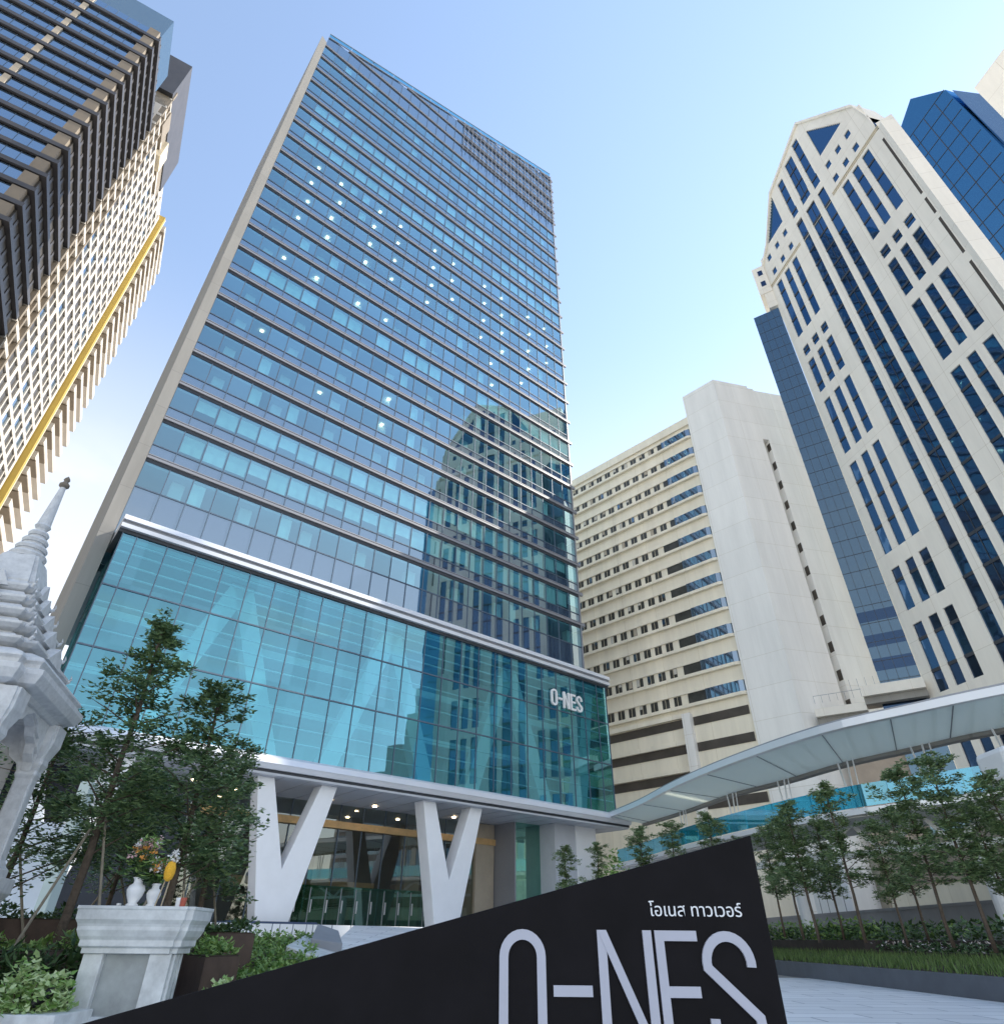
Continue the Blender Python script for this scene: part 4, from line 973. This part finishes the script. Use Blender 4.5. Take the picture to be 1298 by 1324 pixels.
# ------------------------------------------------------------------ black monument sign
sg = thing('monument_sign', 'black wedge shaped monument sign with large grey letters in the foreground', 'sign', (0, 4.5, 0))
m = MB(); m.prism([(-5.4, 0), (1.64, 0), (1.64, 1.772), (-5.4, .03)], 0, .4, 'black_sign'); m.build('panel', sg, bevel=.006)
z0, h, st = .665, .587, .052
for ch, x, wd in (('O', .012, .272), ('-', .325, .225), ('N', .595, .325), ('E', .94, .25), ('S', 1.205, .312)):
    glyph(ch, x, z0, wd, h, st, -.018, .002, 'letter_grey').build('letter', sg)
cu = bpy.data.curves.new('thai', 'FONT'); cu.body = '\u0e42\u0e2d\u0e40\u0e19\u0e2a \u0e17\u0e32\u0e27\u0e40\u0e27\u0e2d\u0e23\u0e4c'; cu.size = .145; cu.extrude = .004
to = bpy.data.objects.new('thai', cu); COL.objects.link(to)
dg = bpy.context.evaluated_depsgraph_get(); me = bpy.data.meshes.new_from_object(to.evaluated_get(dg)); bpy.data.objects.remove(to)
xs_ = [v.co.x for v in me.vertices]; zs_ = [v.co.y for v in me.vertices]
tx0, tx1, tz0 = .925, 1.49, 1.325
if xs_:
    s = (tx1-tx0)/(max(xs_)-min(xs_)); base = 0
    for v in me.vertices: v.co = Vector((tx0+(v.co.x-min(xs_))*s, -.004-v.co.z, tz0+v.co.y*s))
me.materials.clear(); me.materials.append(MATS['letter_white'])
txo = bpy.data.objects.new('thai_lettering', me); COL.objects.link(txo); txo.parent = sg; txo['label'] = 'small white Thai lettering above the large letters'

# ------------------------------------------------------------------ stone altar table and offerings
at_ = thing('altar_table', 'grey white marble altar table with flared top and recessed front panel', 'altar', (-4.96, 10.47, 0), R(4))
def plan(d):
    w_, d_, c = .56+d, .22+d, .09
    return [(-w_, -d_), (w_-c, -d_), (w_-c, -d_+c*.5), (w_, -d_+c*.5), (w_, d_), (-w_, d_)]
m = MB(); m.rings(plan, [(.06, 1.0), (.06, 1.06), (.10, 1.08), (.10, 1.15), (.13, 1.19), (.16, 1.26), (.16, 1.30), (.17, 1.33), (.20, 1.38), (.205, 1.49), (.215, 1.50), (.215, 1.535)], 'marble'); m.build('table_top', at_, bevel=.006)
m = MB(); m.box(-.40, .32, -.15, .21, .25, 1.0, 'marble_panel'); m.build('front_panel', at_)
for (a, b_) in ((-.59, -.33), (.27, .56)):
    m = MB(); m.box(a, b_, -.24, .2, .25, 1.0, 'marble'); m.build('pilaster', at_, bevel=.012)
for j in range(3):
    m = MB(); m.box(.555, .60-.01*j, -.19+.14*j, -.12+.14*j, .25, 1.0, 'marble'); m.build('side_rib', at_, bevel=.012)
m = MB(); m.rings(plan, [(.24, -.05), (.24, .10), (.16, .14), (.13, .2), (.08, .22), (.08, .30), (.02, .34)], 'marble'); m.build('base', at_, bevel=.006)
AX = Vector((-4.96, 10.47, 0))
TZ = 1.537
def on_altar(az, off=0): 
    D = 10.35/math.cos(R(az))+off; return Vector((D*math.sin(R(az)), D*math.cos(R(az)), TZ))
def vase(label, loc, s=1):
    v = thing('vase', label, 'vase', loc, 0, 'white vases on the altar'); m = MB()
    m.lathe([(.075*s, 0), (.08*s, .02), (.055*s, .04), (.10*s, .13*s), (.115*s, .19*s), (.10*s, .235*s), (.06*s, .265*s), (.055*s, .30*s), (.08*s, .335*s)], 'porcelain', 20); m.build('body', v, smooth=True)
    m = MB(); m.lathe([(.066*s, .336*s), (.066*s, .342*s)], 'soil', 16); m.build('mouth', v); return v
vloc = on_altar(-26.5, .0); vase('larger white porcelain vase holding pink flowers on the altar', vloc, 1.05)
v2 = on_altar(-25.3, .12); vase('smaller white vase between the larger vase and the garland stick', v2, .85)
def bouquet(label, loc, seed, H, spread):
    rn = random.Random(seed); o = thing('flower_bunch', label, 'flowers', loc); st_ = MB(); fl = MB(); lf = MB()
    for i in range(26):
        a = rn.uniform(0, 6.28); r = spread*rn.random()**.6; z = H*rn.uniform(.45, 1.0); p1 = Vector((math.cos(a)*r, math.sin(a)*r, z))
        st_.tube([(0, 0, -.05), (p1.x*.4, p1.y*.4, z*.6), tuple(p1)], .005, 'leaf_dark', 4)
        mt = rn.choice(['flower_pink', 'flower_pink', 'flower_white', 'flower_orange'])
        leaves(fl, [p1+Vector((rn.gauss(0, .022), rn.gauss(0, .022), rn.gauss(0, .022))) for _ in range(12)], .045, mt, rn, 1.2, .9)
    leaves(lf, [Vector((rn.gauss(0, spread*.55), rn.gauss(0, spread*.4), rn.uniform(.02, H*1.05))) for _ in range(90)], .13, 'leaf_hedge', rn, .8, .3)
    leaves(lf, [Vector((rn.uniform(-spread*1.5, 0), rn.gauss(0, spread*.4), rn.uniform(-.02, H*.5))) for _ in range(50)], .2, 'leaf_dark', rn, .6, .22)
    st_.build('stem', o); fl.build('blossom', o); lf.build('leaf', o)
bouquet('pink and orange flower bunch in the larger white vase', vloc+Vector((0, 0, .36)), 3, .50, .2)
bouquet('small pale flower bunch in the smaller white vase', v2+Vector((0, 0, .29)), 6, .30, .12)
gl_ = on_altar(-24.9, -.12); o = thing('garland_stick', 'yellow marigold garland hung on two leaning sticks on the altar', 'garland', gl_)
m = MB(); m.tube([(-.03, 0, 0), (.06, .03, .62)], .009, 'stick', 6); m.tube([(.05, .02, 0), (.09, .03, .58)], .009, 'stick', 6); m.build('stick', o)
m = MB(); rn = random.Random(9)
m.lathe([(.02, .30), (.055, .33), (.075, .40), (.072, .47), (.05, .53), (.02, .55)], 'marigold', 14, (.06, -.02)); m.build('marigold', o, smooth=True)
m = MB(); leaves(m, [Vector((.07+rn.gauss(0, .03), rn.gauss(0, .03), rn.uniform(.52, .68))) for _ in range(60)], .05, 'flower_white', rn, 1.1, .8); m.build('jasmine', o)
for i, (az_, mt, lab) in enumerate(((-23.55, 'porcelain', 'small white offering cup near the right end of the altar'), (-23.25, 'red_cup', 'small red offering cup at the right end of the altar'))):
    o = thing('offering_cup', lab, 'cup', on_altar(az_, .0), 0, 'offering cups'); m = MB(); m.lathe([(.03, 0), (.036, .01), (.04, .08), (.046, .11)], mt, 14); m.build('cup', o, smooth=True)
    m = MB(); m.tube([(0, 0, .08), (.03*(-1)**i, 0, .19)], .005, 'stick', 5); m.build('straw', o)
o = on_altar(-27.3, .1); m = MB(); m.lathe([(.028, 0), (.034, .02), (.034, .035), (.0295, .04)], 'porcelain', 14); x = m.build('candle_dish', smooth=True); x.location = o; tag(x, 'tiny white candle dish left of the vases on the altar', 'dish')
# white ledge and garden spotlight at the lower left
m = MB(); m.box(-8.5, -5.2, 9.4, 10.25, -.05, .42, 'marble'); tag(m.build('low_ledge', bevel=.015), 'low white marble ledge left of the altar foot', 'ledge')
o = thing('garden_spotlight', 'small black garden spotlight on the white ledge', 'spotlight', (-5.62, 9.75, .42), R(20))
m = MB(); m.lathe([(.06, 0), (.06, .02)], 'spot_black', 14); m.tube([(0, 0, .02), (0, 0, .09)], .012, 'spot_black', 8); m.build('mount', o)
m = MB(); m.tube([(-.09, 0, .07), (.10, .04, .22)], [.05, .065], 'spot_black', 14); m.build('lamp_head', o)

# ------------------------------------------------------------------ white shrine with spire
sh = thing('spirit_shrine', 'white marble Thai shrine with tiered roof and slender spire at the left edge', 'shrine', (-8.1, 9.18, 0), R(17))
def sq_(d): return [(-d, -d), (d, -d), (d, d), (-d, d)]
def redent(d):
    c = d*.16; return [(-d+c, -d), (d-c, -d), (d-c, -d+c), (d, -d+c), (d, d-c), (d-c, d-c), (d-c, d), (-d+c, d), (-d+c, d-c), (-d, d-c), (-d, -d+c), (-d+c, -d+c)]
m = MB(); m.rings(redent, [(1.55, -.05), (1.55, .3), (1.42, .42), (1.42, .6), (1.3, .75), (1.22, 1.0), (1.22, 1.25), (1.32, 1.42), (1.3, 1.58), (1.36, 1.68), (1.36, 1.86)], 'shrine_white'); m.build('pedestal', sh, bevel=.01)
for sx in (-1, 1):
    for sy in (-1, 1):
        m = MB(); c = 1.0
        def cp_(d, sx=sx, sy=sy): return [(sx*c+x, sy*c+y) for x, y in redent(d)]
        m.rings(cp_, [(.21, 1.86), (.21, 1.98), (.17, 2.02), (.135, 2.1), (.125, 3.2), (.15, 3.26), (.14, 3.32), (.18, 3.42), (.17, 3.5), (.24, 3.72), (.24, 4.0)], 'shrine_white'); m.build('column', sh, bevel=.006)
for ang in (0, 90, 180, 270):
    m = MB(); pts = [(-.85, 4.02), (-.85, 3.3), (-.80, 3.42), (-.66, 3.52), (-.6, 3.66), (-.42, 3.72), (-.3, 3.84), (0, 3.96), (.3, 3.84), (.42, 3.72), (.6, 3.66), (.66, 3.52), (.80, 3.42), (.85, 3.3), (.85, 4.02)]
    pts = pts[::-1]; m.prism(pts, -1.06, -.92, 'shrine_white')
    for k, sc_ in enumerate((.9,)): m.prism([(x*sc_, 4.02-(4.02-z)*.82) for x, z in pts], -1.10, -1.06, 'shrine_white')
    q = m.build('arch', sh, bevel=.006); q.rotation_euler = (0, 0, R(ang))
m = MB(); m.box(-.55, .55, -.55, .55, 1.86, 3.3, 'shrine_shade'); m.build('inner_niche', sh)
m = MB(); m.rings(redent, [(1.15, 3.98), (1.2, 4.03), (1.34, 4.08), (1.40, 4.20), (1.40, 4.27), (1.30, 4.30), (1.30, 4.36), (1.34, 4.40), (1.30, 4.46), (1.05, 4.58)], 'shrine_white'); m.build('eave', sh, bevel=.008)
tiers = [(1.02, 4.58), (.86, 4.86), (.74, 5.12), (.60, 5.38), (.50, 5.62)]
for i, (r_, z_) in enumerate(tiers):
    m = MB(); m.rings(redent, [(r_*.84, z_-.05), (r_*.84, z_+.07), (r_*.96, z_+.10), (r_*1.04, z_+.15), (r_*1.04, z_+.19), (r_*.94, z_+.21), (r_*.8, z_+.30)], 'shrine_white'); m.build('roof_tier', sh, bevel=.005)
    for sx in (-1, 1):
        for sy in (-1, 1):
            m = MB(); a = Vector((sx*r_*.97, sy*r_*.97, z_+.16)); m.tube([a, a+Vector((sx*.035, sy*.035, .04)), a+Vector((sx*.05, sy*.05, .09)), a+Vector((sx*.04, sy*.04, .15))], [.035, .03, .018, .003], 'shrine_white', 6); m.build('finial', sh)
    for ang in range(4):
        m = MB(); w_ = r_*.34; m.prism([(-w_, z_+.12), (w_, z_+.12), (w_*.55, z_+.25), (0, z_+.40), (-w_*.55, z_+.25)], -r_*1.06, -r_*.9, 'shrine_white'); q = m.build('gablet', sh); q.rotation_euler = (0, 0, ang*math.pi/2)
m = MB(); m.rings(redent, [(.42, 5.86), (.43, 5.92), (.27, 6.42), (.24, 6.46)], 'shrine_white'); m.build('bell', sh)
prof = [(.27, 6.44)]
for i in range(4):
    r0 = .27-.042*i; z_ = 6.46+.15*i; prof += [(r0, z_), (r0+.015, z_+.05), (r0-.01, z_+.09), (r0-.06, z_+.11), (r0-.06, z_+.15)]
prof += [(.10, 7.08), (.125, 7.12), (.105, 7.16), (.08, 7.5), (.045, 8.0)]
m = MB(); m.lathe(prof, 'shrine_white', 20); m.build('spire', sh, smooth=False)
m = MB(); m.lathe([(.045, 7.98), (.085, 8.02), (.085, 8.06), (.05, 8.10), (.035, 8.13), (.055, 8.16), (.04, 8.20), (.004, 8.25)], 'left_tan', 14); m.build('spire_finial', sh, smooth=True)
# bright wall panel and pale post behind the shrine
m = MB(); q0, q1 = Vector(polar(-38, 24)), Vector(polar(-32.0, 24)); dv = (q1-q0).normalized(); pv = Vector((-dv.y, dv.x, 0))*.25
m.hexa([q0, q1, q1+pv, q0+pv, q0+Vector((0, 0, 3.9)), q1+Vector((0, 0, 3.9)), q1+pv+Vector((0, 0, 3.9)), q0+pv+Vector((0, 0, 3.9))], 'hoarding'); tag(m.build('white_screen_wall'), 'plain white panelled wall beside the shrine column at the left', 'wall')
m = MB(); q = Vector(polar(-31.6, 23)); m.box(q.x-.16, q.x+.16, q.y-.2, q.y+.2, 0, 4.9, 'pale_green'); tag(m.build('pale_post', bevel=.02), 'pale green grey post right of the white panelled wall', 'post')

# overhead cables beyond the right-hand trees
for i, z in enumerate((5.0, 4.75, 4.5)):
    m = MB(); a, b_ = Vector((20.5, 44, z)), Vector((23.5, 12, z-.3)); pts = [a.lerp(b_, t/12)-Vector((0, 0, .9*math.sin(math.pi*t/12))) for t in range(13)]
    m.tube(pts, .018, 'spot_black', 5); o = m.build('overhead_cable'); tag(o, 'thin black overhead cable sagging behind the right row of trees', 'cable', 'overhead cables')
